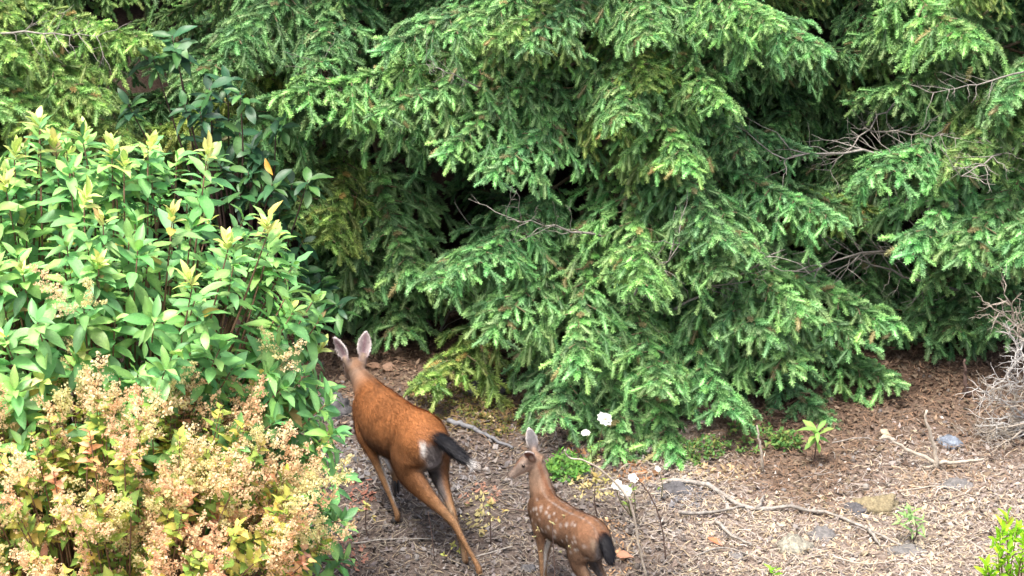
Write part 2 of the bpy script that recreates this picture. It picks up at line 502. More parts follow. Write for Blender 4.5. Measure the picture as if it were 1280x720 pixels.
    a_.data.foreach_set('color', np.concatenate([cols, np.ones((nv, 1))], 1).astype(np.float32).ravel())
    body.materials.clear(); body.materials.append(M['fur']); body.name = name + '_body'
    mw = Matrix.Translation((x, y, z)) @ Matrix.Rotation(th + R(90), 4, 'Z') @ Matrix.Scale(s, 4)
    root = empty(name, (x, y, z), label, 'deer', group)
    root.matrix_world = mw
    put('body', body, root)
    # short hair lying back along the coat ---------------------------------
    g = np.random.default_rng(11)
    nh = 80000
    pick = g.integers(0, nv, nh)
    p = co[pick] + g.normal(0, .003, (nh, 3)); nn = nr[pick]
    flow = np.tile(np.array([-1.0, 0, -.35]), (nh, 1))
    flow[p[:, 0] > .36] = np.array([-.5, 0, -.85])
    ear = np.zeros(nh, bool)
    hd = np.linalg.norm(p - HP, axis=1) < .26 * ks; ear |= hd
    tl = np.array(pose['tail'])[:, :3]; td = tl[-1] - tl[0]; td = td / np.linalg.norm(td)
    dt = np.min(np.linalg.norm(p[:, None] - crom(tl, 12)[None], axis=2), axis=1) < .045
    flow[dt] = td
    flow -= nn * (flow * nn).sum(1, keepdims=True)
    flow /= np.linalg.norm(flow, axis=1, keepdims=True) + 1e-6
    flow += g.normal(0, .22, (nh, 3)) + nn * .34
    L = g.uniform(.010, .020, nh); L[ear] *= .45; L[p[:, 2] < .42] *= .5; L[dt] = g.uniform(.03, .055, dt.sum())
    sd = np.cross(flow, nn); sd /= np.linalg.norm(sd, axis=1, keepdims=True) + 1e-6
    wd = .0012
    Vh = np.stack([p - sd * wd, p + sd * wd, p + flow * L[:, None] + nn * .001], 1).reshape(-1, 3)
    ch = cols[pick] * g.uniform(.6, 1.5, (nh, 1))
    put('fur', mesh_np('fur', Vh, np.arange(nh * 3).reshape(-1, 3), M['hair'], np.repeat(ch, 3, 0)), root, kind='stuff')
    # eyes ---------------------------------------------------------------
    for sy in (1, -1):
        e = HR @ (np.array([.088, sy * .052, .006]) * ks) + HP
        a = Acc(); 
        a.add(*ico_quads(.0155 * ks * (1.3 if fawn else 1), e))
        put('eye', a.mesh('eye', M['eye'], True), root)
    # cloven hooves -------------------------------------------------------
    for leg in pose['legs']:
        f, l, zz = leg['pts'][-1][:3]; fd = np.array(leg.get('hoof', (1, 0, -.25)), float); fd /= np.linalg.norm(fd)
        a = Acc()
        dn = np.array([fd[2], 0, -fd[0]]) if fd[0] > 0 else np.array([0, 0, -1])
        for k in (-1, 1):
            b0 = np.array([f, l + k * .011, zz])
            P = [np.r_[b0 - fd * .012 - dn * .012, .010, .018], np.r_[b0 + fd * .012, .0125, .021], np.r_[b0 + fd * .038 + dn * .010, .010, .013], np.r_[b0 + fd * .056 + dn * .016, .004, .005]]
            V, F, c = ellipse_loft(P, lambda V, n, t: np.tile(C['nose'], (len(V), 1)), 10, 8)
            a.add(V, F)
        put('hoof', a.mesh('hoof', M['hoof'], True), root)
    return root

def ico_quads(r, c, nu=10, nv=7):
    th = np.linspace(0, 2 * np.pi, nu, endpoint=False); ph = np.linspace(.02, np.pi - .02, nv)
    V = np.stack([np.outer(np.sin(ph), np.cos(th)), np.outer(np.sin(ph), np.sin(th)), np.outer(np.cos(ph), np.ones(nu))], -1).reshape(-1, 3) * r + np.asarray(c)
    i = np.arange(nv - 1)[:, None] * nu; j = np.arange(nu)[None]; j2 = (j + 1) % nu
    return V, np.stack([i + j, i + nu + j, i + nu + j2, i + j2], -1).reshape(-1, 4)

m, nd, ln, bs = new_mat('deer_eye'); bs.inputs['Base Color'].default_value = (.01, .007, .006, 1); bs.inputs['Roughness'].default_value = .08; M['eye'] = m
M['hoof'] = mat_wood('deer_hoof', (.012, .011, .011), (.04, .036, .034), 40, .5)

def leg_pts(rows): return rows
doe_pose = dict(
    torso=[(-.49, 0, .72, .04, .06), (-.47, 0, .72, .095, .115), (-.42, 0, .715, .140, .158), (-.32, 0, .708, .160, .182), (-.20, 0, .690, .150, .182), (-.05, 0, .660, .158, .192),
           (.10, 0, .645, .160, .204), (.22, 0, .645, .150, .210), (.32, 0, .655, .128, .195), (.40, 0, .670, .098, .155), (.45, 0, .68, .05, .08)],
    neck=[(.27, 0, .72, .096, .150), (.38, -.006, .755, .086, .118), (.47, -.016, .785, .068, .090), (.545, -.028, .80, .058, .070), (.59, -.032, .822, .053, .058)],
    neckl=lambda t: -.03 * t,
    head_pos=(.60, -.034, .84), head_yaw=R(-14), head_pitch=R(-24), ears=[
        ((-.015, .050, .035), (-.10, .40, .91), (-.62, .78, 0), .195, .042),
        ((-.015, -.046, .038), (-.10, -.22, .97), (-1, .10, -.1), .195, .048)],
    legs=[
        dict(hind=True, hoof=(.75, 0, -.65), pts=[(-.32, .085, .73, .075, .14), (-.30, .095, .61, .078, .15), (-.35, .085, .51, .064, .112), (-.48, .055, .43, .044, .066), (-.62, .018, .365, .027, .038), (-.71, -.010, .31, .022, .031), (-.765, -.030, .235, .0165, .021), (-.84, -.062, .13, .0145, .0165), (-.88, -.08, .065, .019, .021), (-.87, -.08, .025, .017, .019)]),
        dict(hind=True, hoof=(.9, 0, -.3), pts=[(-.33, -.085, .73, .075, .14), (-.34, -.092, .61, .075, .13), (-.38, -.088, .51, .056, .092), (-.46, -.076, .435, .038, .052), (-.55, -.060, .385, .025, .033), (-.62, -.048, .34, .021, .029), (-.655, -.055, .26, .0165, .021), (-.69, -.072, .14, .0145, .0165), (-.715, -.08, .065, .019, .021), (-.705, -.08, .025, .017, .019)]),
        dict(hind=False, hoof=(.95, 0, -.2), pts=[(.25, .08, .66, .06, .12), (.225, .095, .55, .055, .095), (.17, .090, .46, .036, .052), (.12, .072, .37, .025, .032), (.07, .055, .28, .0225, .025), (.015, .035, .17, .0150, .0165), (-.03, .020, .075, .019, .020), (-.015, .02, .028, .017, .018)]),
        dict(hind=False, hoof=(-.2, 0, -1), pts=[(.26, -.08, .66, .06, .12), (.26, -.095, .55, .055, .095), (.27, -.092, .46, .036, .05), (.30, -.085, .39, .025, .031), (.32, -.082, .33, .0225, .026), (.25, -.082, .27, .0150, .0165), (.19, -.082, .225, .018, .019), (.175, -.082, .18, .016, .017)]),
    ],
    tail=[(-.44, 0, .80, .030, .024), (-.50, -.02, .80, .042, .026), (-.57, -.065, .755, .048, .026), (-.63, -.11, .70, .036, .020), (-.68, -.15, .665, .016, .010)],
    tail_white=(.82, .92))
fawn_pose = dict(
    torso=[(-.48, 0, .715, .03, .04), (-.46, 0, .715, .085, .10), (-.42, 0, .712, .122, .145), (-.32, 0, .705, .140, .165), (-.20, 0, .695, .130, .158), (-.05, 0, .675, .132, .158),
           (.10, 0, .665, .130, .166), (.22, 0, .668, .120, .168), (.31, 0, .68, .10, .15), (.38, 0, .70, .072, .115), (.42, 0, .71, .035, .06)],
    neck=[(.24, 0, .73, .085, .13), (.32, -.012, .82, .080, .110), (.365, -.02, .915, .072, .092), (.39, -.018, .995, .062, .076), (.40, -.005, 1.045, .054, .060)],
    neckl=lambda t: -.01 + .01 * t,
    head_pos=(.405, -.002, 1.06), head_yaw=R(46), head_pitch=R(-30), head_scale=.93, ears=[
        ((-.010, .050, .028), (-.05, .60, .72), (.10, .95, -.35), .14, .045),
        ((-.015, -.045, .035), (-.15, -.42, .90), (.45, -.9, 0), .215, .052)],
    legs=[
        dict(hind=True, hoof=(.9, 0, -.3), pts=[(-.31, .065, .72, .065, .12), (-.29, .078, .60, .066, .12), (-.31, .082, .50, .050, .085), (-.40, .080, .425, .034, .048), (-.50, .078, .37, .023, .030), (-.56, .076, .32, .020, .027), (-.565, .075, .24, .016, .020), (-.575, .074, .13, .0145, .016), (-.585, .074, .065, .018, .020), (-.57, .074, .025, .017, .018)]),
        dict(hind=True, hoof=(.9, 0, -.3), pts=[(-.30, -.065, .72, .065, .12), (-.25, -.078, .60, .066, .12), (-.25, -.082, .50, .050, .085), (-.33, -.078, .425, .034, .048), (-.42, -.076, .37, .023, .030), (-.47, -.075, .32, .020, .027), (-.46, -.074, .24, .016, .020), (-.455, -.074, .13, .0145, .016), (-.455, -.074, .065, .018, .020), (-.44, -.074, .025, .017, .018)]),
        dict(hind=False, hoof=(.95, 0, -.2), pts=[(.24, .065, .68, .05, .10), (.215, .078, .57, .044, .075), (.20, .080, .48, .030, .042), (.195, .078, .38, .022, .027), (.19, .075, .29, .021, .023), (.185, .073, .17, .015, .016), (.175, .072, .075, .018, .019), (.185, .072, .028, .017, .018)]),
        dict(hind=False, hoof=(.95, 0, -.2), pts=[(.25, -.065, .68, .05, .10), (.25, -.078, .57, .044, .075), (.27, -.080, .48, .030, .042), (.30, -.078, .38, .022, .027), (.33, -.075, .29, .021, .023), (.35, -.073, .17, .015, .016), (.36, -.072, .075, .018, .019), (.37, -.072, .028, .017, .018)]),
    ],
    tail=[(-.445, 0, .80, .030, .026), (-.485, -.005, .785, .042, .030), (-.525, -.012, .72, .050, .030), (-.548, -.02, .65, .044, .026), (-.552, -.025, .605, .020, .012)],
    tail_white=(1.2, 1.4))
build_deer('doe', 'adult doe with plain reddish-brown coat walking towards the firs', 'blacktail deer', -.70, 12.22, gzf(-.62, 12.2), R(31), .97, doe_pose)
fw_ = on(682, 618, .63)
th_f = R(34); s_f = .75
build_deer('fawn', 'spotted young fawn with upright ear turning its head behind the doe', 'blacktail deer',
           fw_.x + .25 * s_f * math.sin(th_f), fw_.y - .25 * s_f * math.cos(th_f), gzf(.2, 11.4), th_f, s_f, fawn_pose, True)

# ------------------------------------------------------------------ conifers
def needles(P, D, L, U, per=70, nl=.0305, nw=.0025, g=rng, tipc=(.34, .56, .21), inc=(.075, .19, .060)):
    """P bases, D unit directions, L lengths, U 'up' vectors of S shoots -> V, F(quads), C"""
    S = len(P)
    t = np.broadcast_to(np.linspace(.02, 1.0, per)[None], (S, per)) + g.normal(0, .01, (S, per))
    side = np.cross(D, U); side /= np.linalg.norm(side, axis=1, keepdims=True) + 1e-9
    upv = np.cross(side, D)
    ph = g.uniform(0, 2 * np.pi, (S, per))
    rad = side[:, None] * (np.cos(ph) * 1.15)[..., None] + upv[:, None] * (np.sin(ph) * .75 + .12)[..., None]
    fwd = .42 + .5 * np.clip(t, 0, 1) ** 6
    nd_ = rad + D[:, None] * fwd[..., None]
    nd_ /= np.linalg.norm(nd_, axis=2, keepdims=True)
    ln_ = nl * g.uniform(.75, 1.1, (S, per)) * (1 - .25 * np.clip(t, 0, 1) ** 4)
    base = P[:, None] + D[:, None] * (t * L[:, None])[..., None]
    sag = np.array([0, 0, -.012]) * (np.clip(t, 0, 1) ** 2)[..., None]
    base = base + sag
    w = np.cross(nd_, rad) + g.normal(0, .35, (S, per, 3)); w /= np.linalg.norm(w, axis=2, keepdims=True) + 1e-9
    mid = base + nd_ * (ln_ * .5)[..., None]
    V = np.stack([base, mid + w * nw, base + nd_ * ln_[..., None], mid - w * nw], 2).reshape(-1, 3)
    F = np.arange(S * per * 4).reshape(-1, 4)
    age = np.clip(t * .8 + g.normal(0, .12, (S, 1)) + g.normal(0, .1, (S, per)), 0, 1)[..., None]
    c = np.asarray(inc) * (1 - age) + np.asarray(tipc) * age
    c = c * g.uniform(.6, 1.4, (S, 1, 1)) * (1 + g.normal(0, .07, (S, 1, 3)))
    old = g.random((S, 1, 1)) < .018
    c = np.where(old, np.array([.34, .30, .14]) * g.uniform(.6, 1.2, (S, 1, 1)), c)
    C = np.repeat(c.reshape(-1, 3), 4, 0)
    # the dense core of each brush: a slim spindle of packed needles
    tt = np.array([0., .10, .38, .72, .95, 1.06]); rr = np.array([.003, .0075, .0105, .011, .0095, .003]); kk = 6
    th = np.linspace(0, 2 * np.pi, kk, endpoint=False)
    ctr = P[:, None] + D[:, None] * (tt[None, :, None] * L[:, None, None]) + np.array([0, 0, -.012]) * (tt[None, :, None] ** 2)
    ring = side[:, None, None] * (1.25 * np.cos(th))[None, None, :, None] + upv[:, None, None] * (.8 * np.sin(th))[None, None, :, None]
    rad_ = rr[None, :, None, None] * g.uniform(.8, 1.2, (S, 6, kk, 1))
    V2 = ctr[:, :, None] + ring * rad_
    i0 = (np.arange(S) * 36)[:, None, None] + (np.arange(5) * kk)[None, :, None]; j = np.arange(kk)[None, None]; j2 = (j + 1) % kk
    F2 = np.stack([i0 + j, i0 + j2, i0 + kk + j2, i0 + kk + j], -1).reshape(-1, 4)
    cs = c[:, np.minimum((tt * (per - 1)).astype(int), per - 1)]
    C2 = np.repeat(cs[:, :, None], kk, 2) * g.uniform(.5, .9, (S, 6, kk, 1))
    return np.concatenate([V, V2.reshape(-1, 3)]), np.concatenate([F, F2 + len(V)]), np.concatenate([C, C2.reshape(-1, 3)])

def make_bough(seed, L=1.7, bare=1.0, droop=.10, per=120, thin=1.0, width=.58):
    """a fir bough along +X; x in [-bare, L]; returns (wood mesh, foliage mesh)"""
    g = np.random.default_rng(seed)
    def axis(x): return np.array([x, .05 * math.sin(x * 2.2 + seed), -droop * max(x, 0) ** 2 / L + .05 * max(0, x - L * .75)])
    wood = Acc()
    xs = np.linspace(-bare, L, 16)
    wood.tube([axis(x) for x in xs], np.interp(xs, [-bare, L], [.019, .0025]), 6)
    SP, SD, SL = [], [], []
    def shoots(path, dens, l0, l1, start=0.):
        path = np.asarray(path); seg = np.linalg.norm(np.diff(path, axis=0), axis=1); tot = seg.sum()
        cum = np.r_[0, np.cumsum(seg)]
        d = start * tot; sgn = 1 if g.random() < .5 else -1
        while d < tot:
            i = min(np.searchsorted(cum, d, 'right') - 1, len(seg) - 1)
            q = path[i] + (path[i + 1] - path[i]) * ((d - cum[i]) / seg[i]); tg = (path[i + 1] - path[i]) / seg[i]
            lat = np.cross(tg, [0, 0, 1.0]); lat /= np.linalg.norm(lat) + 1e-9
            fr = d / tot
            dd = tg * .8 + lat * sgn * .66 + np.array([0, 0, g.normal(-.24, .17)]) + g.normal(0, .09, 3)
            dd /= np.linalg.norm(dd)
            SP.append(q); SD.append(dd); SL.append((l0 * (1 - fr) + l1 * fr) * g.uniform(.7, 1.15))
            sgn = -sgn; d += dens * g.uniform(.7, 1.3)
        # needles along the carrying twig itself
        for i in range(len(seg)):
            if cum[i] >= start * tot * .8:
                SP.append(path[i]); SD.append((path[i + 1] - path[i]) / seg[i]); SL.append(seg[i])
    x = .02; sgn = 1
    while x < L * .97:
        fr = x / L
        l2 = width * (1 - fr) ** .75 * g.uniform(.65, 1.1) * min(1, .45 + 2.2 * fr) + .08
        if g.random() < .94 * thin:
            p0 = axis(x); ang = g.normal(R(56), R(9)); el = g.normal(-.06, .16)
            dirv = np.array([math.cos(ang), sgn * math.sin(ang), el]); dirv /= np.linalg.norm(dirv)
            n = max(4, int(l2 / .075)); tt = np.linspace(0, 1, n)
            hang = -np.array([0, 0, 1.0])[None] * (tt[:, None] ** 2.2) * l2 * g.uniform(.2, .6)
            path = p0 + dirv * (tt[:, None] * l2) + hang + g.normal(0, .006, (n, 3)) * tt[:, None]
            wood.tube(path, np.linspace(.0055, .0016, n), 4)
            shoots(path, .078, .12, .105, .12)
            # hanging side sprays
            if l2 > .25:
                for _ in range(g.integers(1, 3)):
                    k = g.integers(1, n - 1); q = path[k]
                    d2 = dirv * .5 + np.array([g.normal(.1, .3), g.normal(0, .3), -.75]); d2 /= np.linalg.norm(d2)
                    l3 = g.uniform(.10, .24); t3 = np.linspace(0, 1, 4)[:, None]
                    p3 = q + d2 * t3 * l3 + np.array([0, 0, -.04]) * t3 ** 2
                    wood.tube(p3, np.linspace(.003, .0014, 4), 3)
                    shoots(p3, .074, .12, .11, .05)
        x += .072 * g.uniform(.6, 1.4); sgn = -sgn
    shoots([axis(v) for v in np.linspace(L * .12, L, 12)], .05, .12, .12)
    SP.append(axis(L)); SD.append(np.array([.95, 0, .1])); SL.append(.09)
    # upright sprays that roof the main axis
    for x in np.arange(L * .1, L * .95, .045):
        SP.append(axis(x)); dd = np.array([.8, g.normal(0, .45), g.uniform(.05, .5)]); SD.append(dd / np.linalg.norm(dd)); SL.append(g.uniform(.07, .13))
    P, D, Ls = np.array(SP), np.array(SD), np.array(SL)
    U = np.tile([0, 0, 1.0], (len(P), 1)) + g.normal(0, .15, (len(P), 3))
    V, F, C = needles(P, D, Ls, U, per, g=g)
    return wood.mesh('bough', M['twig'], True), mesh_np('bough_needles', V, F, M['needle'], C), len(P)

BOUGHS = []
_tot = 0
for k in range(7):
    w, f, n_ = make_bough(100 + k, L=[1.5, 1.7, 1.35, 1.6, 1.2, 1.75, 1.45][k], droop=[.06, .10, .02, .13, .07, .03, .11][k], width=[.55, .62, .5, .6, .48, .66, .55][k])
    BOUGHS.append((w, f, [1.5, 1.7, 1.35, 1.6, 1.2, 1.75, 1.45][k])); _tot += n_
print('shoots', _tot)
def make_dead(seed, L=1.2, rf=1.0):
    g = np.random.default_rng(seed); a = Acc()
    ax = wob((0, 0, 0), (L, g.normal(0, .1), g.normal(-.12, .1)), 9, .02, g)
    a.tube(ax, np.linspace(.013, .003, 9) * rf, 5)
    for i in range(2, 9):
        for _ in range(2):
            l = g.uniform(.12, .42); d = np.array([g.uniform(.3, .9), g.choice([-1, 1]) * g.uniform(.4, 1), g.normal(-.2, .35)]); d /= np.linalg.norm(d)
            p = wob(ax[i], ax[i] + d * l, 5, .012, g); a.tube(p, np.linspace(.0045, .0012, 5) * rf, 4)
            for _ in range(2):
                k = g.integers(1, 4); d2 = d + g.normal(0, .6, 3); d2 /= np.linalg.norm(d2)
                a.tube(wob(p[k], p[k] + d2 * g.uniform(.06, .2), 4, .006, g), np.linspace(.0022, .0008, 4) * rf, 3)
    return a.mesh('dead_branch', M['dead'], True)
DEADS = [make_dead(300 + k) for k in range(4)]

def frame_x(root, d, roll=0.):
    X = Vector(d).normalized(); Y = Vector((0, 0, 1)).cross(X)
    if Y.length < 1e-4: Y = Vector((0, 1, 0))
    Y.normalize(); Z = X.cross(Y)
    m = Matrix((X, Y, Z)).transposed().to_4x4()
    return Matrix.Translation(root) @ m @ Matrix.Rotation(roll, 4, 'X')

class Fir:
    def __init__(s, name, label, x, y, height, rad, group='firs at the wood edge'):
        s.x, s.y, s.h, s.r = x, y, height, rad
        s.z = gzf(x, y) - .05
        s.g = random.Random(int(x * 1000 + y * 77))
        s.root = empty(name, (x, y, s.z), label, 'tree', group)
        zs = np.linspace(0, height, 14)
        pts = np.stack([np.sin(zs * .9 + x) * .03, np.cos(zs * .7) * .03, zs], 1)
        V, F = tube_np(pts, rad * (1 - .8 * zs / height) * (1 + .5 * np.exp(-zs * 4)), 14)
        put('trunk', mesh_np('trunk', V, F, M['bark'], None, True), s.root)
    def local(s, m): return Matrix.Translation((-s.x, -s.y, -s.z)) @ m
    def bough(s, tip, zroot=None, k=None, tint=(1, 1, 1), roll=None, scale=None, rise=.22):
        """bough whose tip is at the world point; it grows from the trunk"""
        tip = Vector(tip)
        hor = Vector((tip.x - s.x, tip.y - s.y, 0)); D = hor.length
        zr = tip.z + D * rise if zroot is None else zroot
        r = Vector((s.x, s.y, zr)); d = tip - r
        k = s.g.randrange(len(BOUGHS)) if k is None else k
        L = BOUGHS[k][2]
        # canonical tip sits at (L,0,-droop..); scale by length, keep shoots near real size
        sc = scale or max(.72, min(1.18, d.length / (L + .75)))
        org = tip - d.normalized() * (L * sc)
        m = s.local(frame_x(org, d, s.g.uniform(-.25, .25) if roll is None else roll) @ Matrix.Scale(sc, 4))
        b = put('bough', BOUGHS[k][0], s.root, mw=m)
        put('needles', BOUGHS[k][1], b, kind='stuff', color=tint)
        return b
    def whorls(s, z0, z1, dz, n, length, az=(0, 360), tints=None, skip=None):
        z = z0
        while z < z1:
            L = length(z); a0 = s.g.uniform(0, 360)
            for i in range(n):
                a = a0 + (i + s.g.uniform(-.3, .3)) * 360 / n
                if az[0] is not None and not (az[0] <= (a % 360) <= az[1]): continue
                l = L * s.g.uniform(.78, 1.08); a = R(a)
                tip = Vector((s.x + math.cos(a) * l, s.y + math.sin(a) * l, s.z + z - l * s.g.uniform(-.04, .16)))
                gzt = gzf(tip.x, tip.y)
                if tip.z < gzt + .12: tip.z = gzt + .12 + s.g.random() * .1
                if skip and skip(tip): continue
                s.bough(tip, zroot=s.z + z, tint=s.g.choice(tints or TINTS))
            z += dz * s.g.uniform(.8, 1.2)
    def dead(s, root, tip, k=0):
        root, tip = Vector(root), Vector(tip); d = tip - root
        put('dead_branch', DEADS[k % 4], s.root, mw=s.local(frame_x(root, d, s.g.uniform(-3, 3)) @ Matrix.Scale(d.length / 1.2, 4)))

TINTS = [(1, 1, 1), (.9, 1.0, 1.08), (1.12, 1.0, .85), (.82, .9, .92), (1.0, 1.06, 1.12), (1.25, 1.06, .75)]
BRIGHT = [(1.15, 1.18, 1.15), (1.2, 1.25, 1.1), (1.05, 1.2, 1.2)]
WARM = [(1.3, 1.05, .75), (1.45, 1.08, .7)]

def tip_ok(tip):
    """keep boughs off the open ground the photograph shows and out of the shrub and the deer"""
    d = tip - Vector((0, 0, CAM_H))
    zc = d.y * math.cos(PITCH) - d.z * math.sin(PITCH)
    u = 640 + FPX * d.x / zc; v = 360 - FPX * (d.y * math.sin(PITCH) + d.z * math.cos(PITCH)) / zc
    if tip.y < 13.1: return True
    if tip.y < 15.6:
        pass
    if tip.y < 18:
        for gu, gv, ru, rv in ((435, 250, 85, 78), (610, 305, 70, 60), (1075, 300, 90, 45), (1075, 185, 65, 55), (255, 110, 60, 50), (560, 430, 60, 40)):
            if ((u - gu) / ru) ** 2 + ((v - gv) / rv) ** 2 < 1: return True
    lim = np.interp(u, [300, 430, 520, 600, 640, 700, 880, 930, 1050, 1130, 1150, 1200, 1300], [400, 385, 400, 400, 440, 520, 545, 500, 490, 470, 420, 385, 370])
    return v > lim - 25

if DEV != 'deer':
    firA = Fir('fir_tree', 'broad fir with low sweeping boughs behind the white flowers', .75, 15.7, 7.0, .17)
    firB = Fir('fir_tree', 'fir with pale bare twigs beside the dead grey brush', 4.2, 16.4, 7.5, .18)
    firC = Fir('fir_tree', 'yellowish-green fir with long narrow sprays over the glossy shrub', -4.3, 15.6, 7.0, .16)
    firD = Fir('fir_tree', 'shaded fir standing behind the doe', -1.25, 17.0, 7.5, .18)
    firE = Fir('fir_tree', 'shaded fir between the broad fir and the twiggy fir', 2.55, 17.3, 7.5, .17)
    prof = lambda r0, h: (lambda z: max(.5, r0 * (1 - z / h) ** .6))
    firA.whorls(.45, 5.0, .34, 6, prof(2.45, 7.5), skip=tip_ok)
    firB.whorls(.9, 5.0, .34, 6, prof(2.5, 7.5), skip=tip_ok)
    firC.whorls(.9, 4.2, .28, 7, prof(2.3, 7), skip=tip_ok, tints=[(1.25, 1.12, .9), (1.1, 1.05, .9), (1.3, 1.1, .8)])
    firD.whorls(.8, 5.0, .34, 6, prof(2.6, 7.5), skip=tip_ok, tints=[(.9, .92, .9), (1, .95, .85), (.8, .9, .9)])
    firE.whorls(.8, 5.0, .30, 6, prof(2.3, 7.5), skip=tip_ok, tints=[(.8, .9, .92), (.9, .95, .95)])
    # boughs that can be told apart in the photograph: tip pixel, plane y
    for f, u, v, Y, k, tint, rise in [
        (firA, 335, 112, 14.3, 5, BRIGHT[1], .05), (firA, 470, 120, 14.2, 1, BRIGHT[0], .12), (firA, 560, 165, 13.9, 3, BRIGHT[0], .18), (firA, 620, 205, 13.75, 1, BRIGHT[2], .25),
        (firA, 905, 120, 13.9, 0, BRIGHT[1], .2), (firA, 870, 185, 13.7, 3, BRIGHT[1], .28), (firA, 770, 130, 13.8, 6, BRIGHT[0], .2),
        (firA, 1040, 45, 14.1, 1, BRIGHT[2], .15), (firE, 1215, 40, 14.6, 4, BRIGHT[1], .15), (firA, 960, 30, 13.9, 5, BRIGHT[1], .2),
        (firA, 1045, 275, 13.9, 5, BRIGHT[2], .2), (firA, 960, 300, 13.6, 1, BRIGHT[0], .25), (firA, 900, 290, 13.5, 0, TINTS[4], .3),
        (firA, 565, 335, 13.7, 5, BRIGHT[2], .2), (firA, 620, 400, 13.4, 1, BRIGHT[0], .25), (firA, 720, 430, 13.2, 3, BRIGHT[0], .3), (firA, 800, 345, 13.3, 0, BRIGHT[1], .3),
        (firA, 690, 500, 13.15, 6, TINTS[4], .22), (firA, 780, 545, 13.05, 1, BRIGHT[0], .2), (firA, 860, 540, 13.05, 3, BRIGHT[0], .2), (firA, 910, 500, 13.2, 0, BRIGHT[2], .2), (firA, 820, 480, 13.1, 5, BRIGHT[0], .25),
        (firA, 1115, 480, 13.9, 5, BRIGHT[0], .12), (firA, 1050, 505, 13.6, 1, TINTS[4], .15), (firA, 1120, 375, 14.0, 3, BRIGHT[0], .15), (firA, 990, 440, 13.4, 6, BRIGHT[0], .2), (firA, 1020, 390, 13.5, 2, BRIGHT[0], .2),
        (firB, 1075, 215, 14.4, 5, BRIGHT[2], .15), (firB, 1150, 285, 14.0, 3, BRIGHT[2], .22), (firB, 1215, 300, 13.9, 1, BRIGHT[0], .25), (firB, 1270, 310, 13.8, 0, BRIGHT[2], .25), (firB, 1180, 180, 14.3, 6, TINTS[2], .2), (firB, 1265, 130, 14.2, 2, TINTS[4], .2),
        (firB, 1250, 400, 14.4, 4, TINTS[4], .15), (firB, 1190, 395, 14.5, 6, TINTS[0], .15), (firB, 1130, 420, 14.5, 2, TINTS[3], .12),
        (firE, 1130, 405, 14.9, 1, TINTS[3], .3), (firE, 1170, 428, 14.9, 6, TINTS[3], .3), (firB, 1225, 432, 14.8, 2, TINTS[0], .3), (firE, 1090, 390, 14.7, 0, TINTS[3], .3), (firB, 1160, 350, 14.6, 5, TINTS[0], .3), (firA, 1080, 420, 13.9, 0, TINTS[4], .3),
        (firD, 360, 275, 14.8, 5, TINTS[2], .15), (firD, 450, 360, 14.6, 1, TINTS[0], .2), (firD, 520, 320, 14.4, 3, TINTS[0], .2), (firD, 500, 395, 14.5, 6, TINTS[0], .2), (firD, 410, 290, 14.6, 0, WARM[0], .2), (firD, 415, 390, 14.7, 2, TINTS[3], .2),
        (firC, 185, 45, 14.2, 5, (1.5, 1.3, 1.0), .12), (firC, 130, 110, 13.9, 1, (1.5, 1.3, 1.0), .2), (firC, 70, 130, 13.7, 3, (1.5, 1.3, 1.0), .22), (firC, 20, 60, 13.7, 0, (1.5, 1.3, 1.0), .2), (firC, 150, 150, 14.0, 6, (1.35, 1.1, .8), .2), (firC, 10, 140, 13.5, 2, (1.2, 1.15, 1), .2),
        (firD, 200, 165, 14.9, 2, WARM[1], .2), (firD, 150, 140, 15.6, 1, TINTS[3], .2), (firD, 190, 120, 15.8, 0, TINTS[3], .2), (firC, 185, 165, 15.5, 3, TINTS[3], .2), (firC, 160, 110, 15.2, 1, TINTS[0], .2), (firC, 120, 150, 14.6, 0, TINTS[0], .2), (firC, 175, 130, 14.9, 3, TINTS[2], .2), (firD, 230, 90, 14.8, 1, TINTS[0], .2), (firD, 290, 40, 14.7, 0, TINTS[3], .2), (firD, 380, 60, 14.6, 6, TINTS[3], .2), (firD, 150, 190, 15.2, 1, TINTS[3], .2), (firA, 560, 30, 14.1, 0, BRIGHT[0], .2), (firA, 660, 40, 13.9, 1, TINTS[4], .25), (firA, 800, 30, 13.8, 6, BRIGHT[0], .25), (firA, 480, 40, 14.4, 3, TINTS[4], .2),
        (firA, 540, 470, 13.7, 4, WARM[0], .1),
    ]:
        f.bough(at(u, v, Y), k=k, tint=tint, rise=rise * .35)
    # bare dead branches inside the crowns
    for f, u0, v0, y0, u1, v1, y1 in [(firB, 1230, 190, 15.2, 1000, 160, 14.5), (firB, 1280, 180, 14.8, 1190, 250, 13.95), (firB, 1250, 300, 15.3, 1000, 290, 14.6), (firB, 1220, 370, 15.2, 1080, 300, 14.6), (firB, 1270, 380, 15.0, 1130, 270, 14.7),
                                   (firA, 830, 395, 14.3, 955, 350, 13.6), (firA, 760, 300, 14.2, 640, 300, 13.6), (firA, 760, 410, 14.4, 880, 330, 13.7), (firA, 600, 110, 14.3, 520, 90, 13.95), (firD, 130, 40, 15, 105, 160, 14.5), (firC, -20, 38, 14.1, 100, 34, 13.65),
                                   (firD, 520, 470, 15.4, 610, 360, 14.6), (firD, 450, 150, 15.5, 390, 60, 14.9), (firE, 1130, 110, 15.5, 1050, 200, 14.8), (firB, 1280, 90, 14.6, 1180, 100, 14.2), (firE, 1080, 160, 15.4, 1180, 150, 14.7)]:
        f.dead(at(u0, v0, y0), at(u1, v1, y1), int(u0))
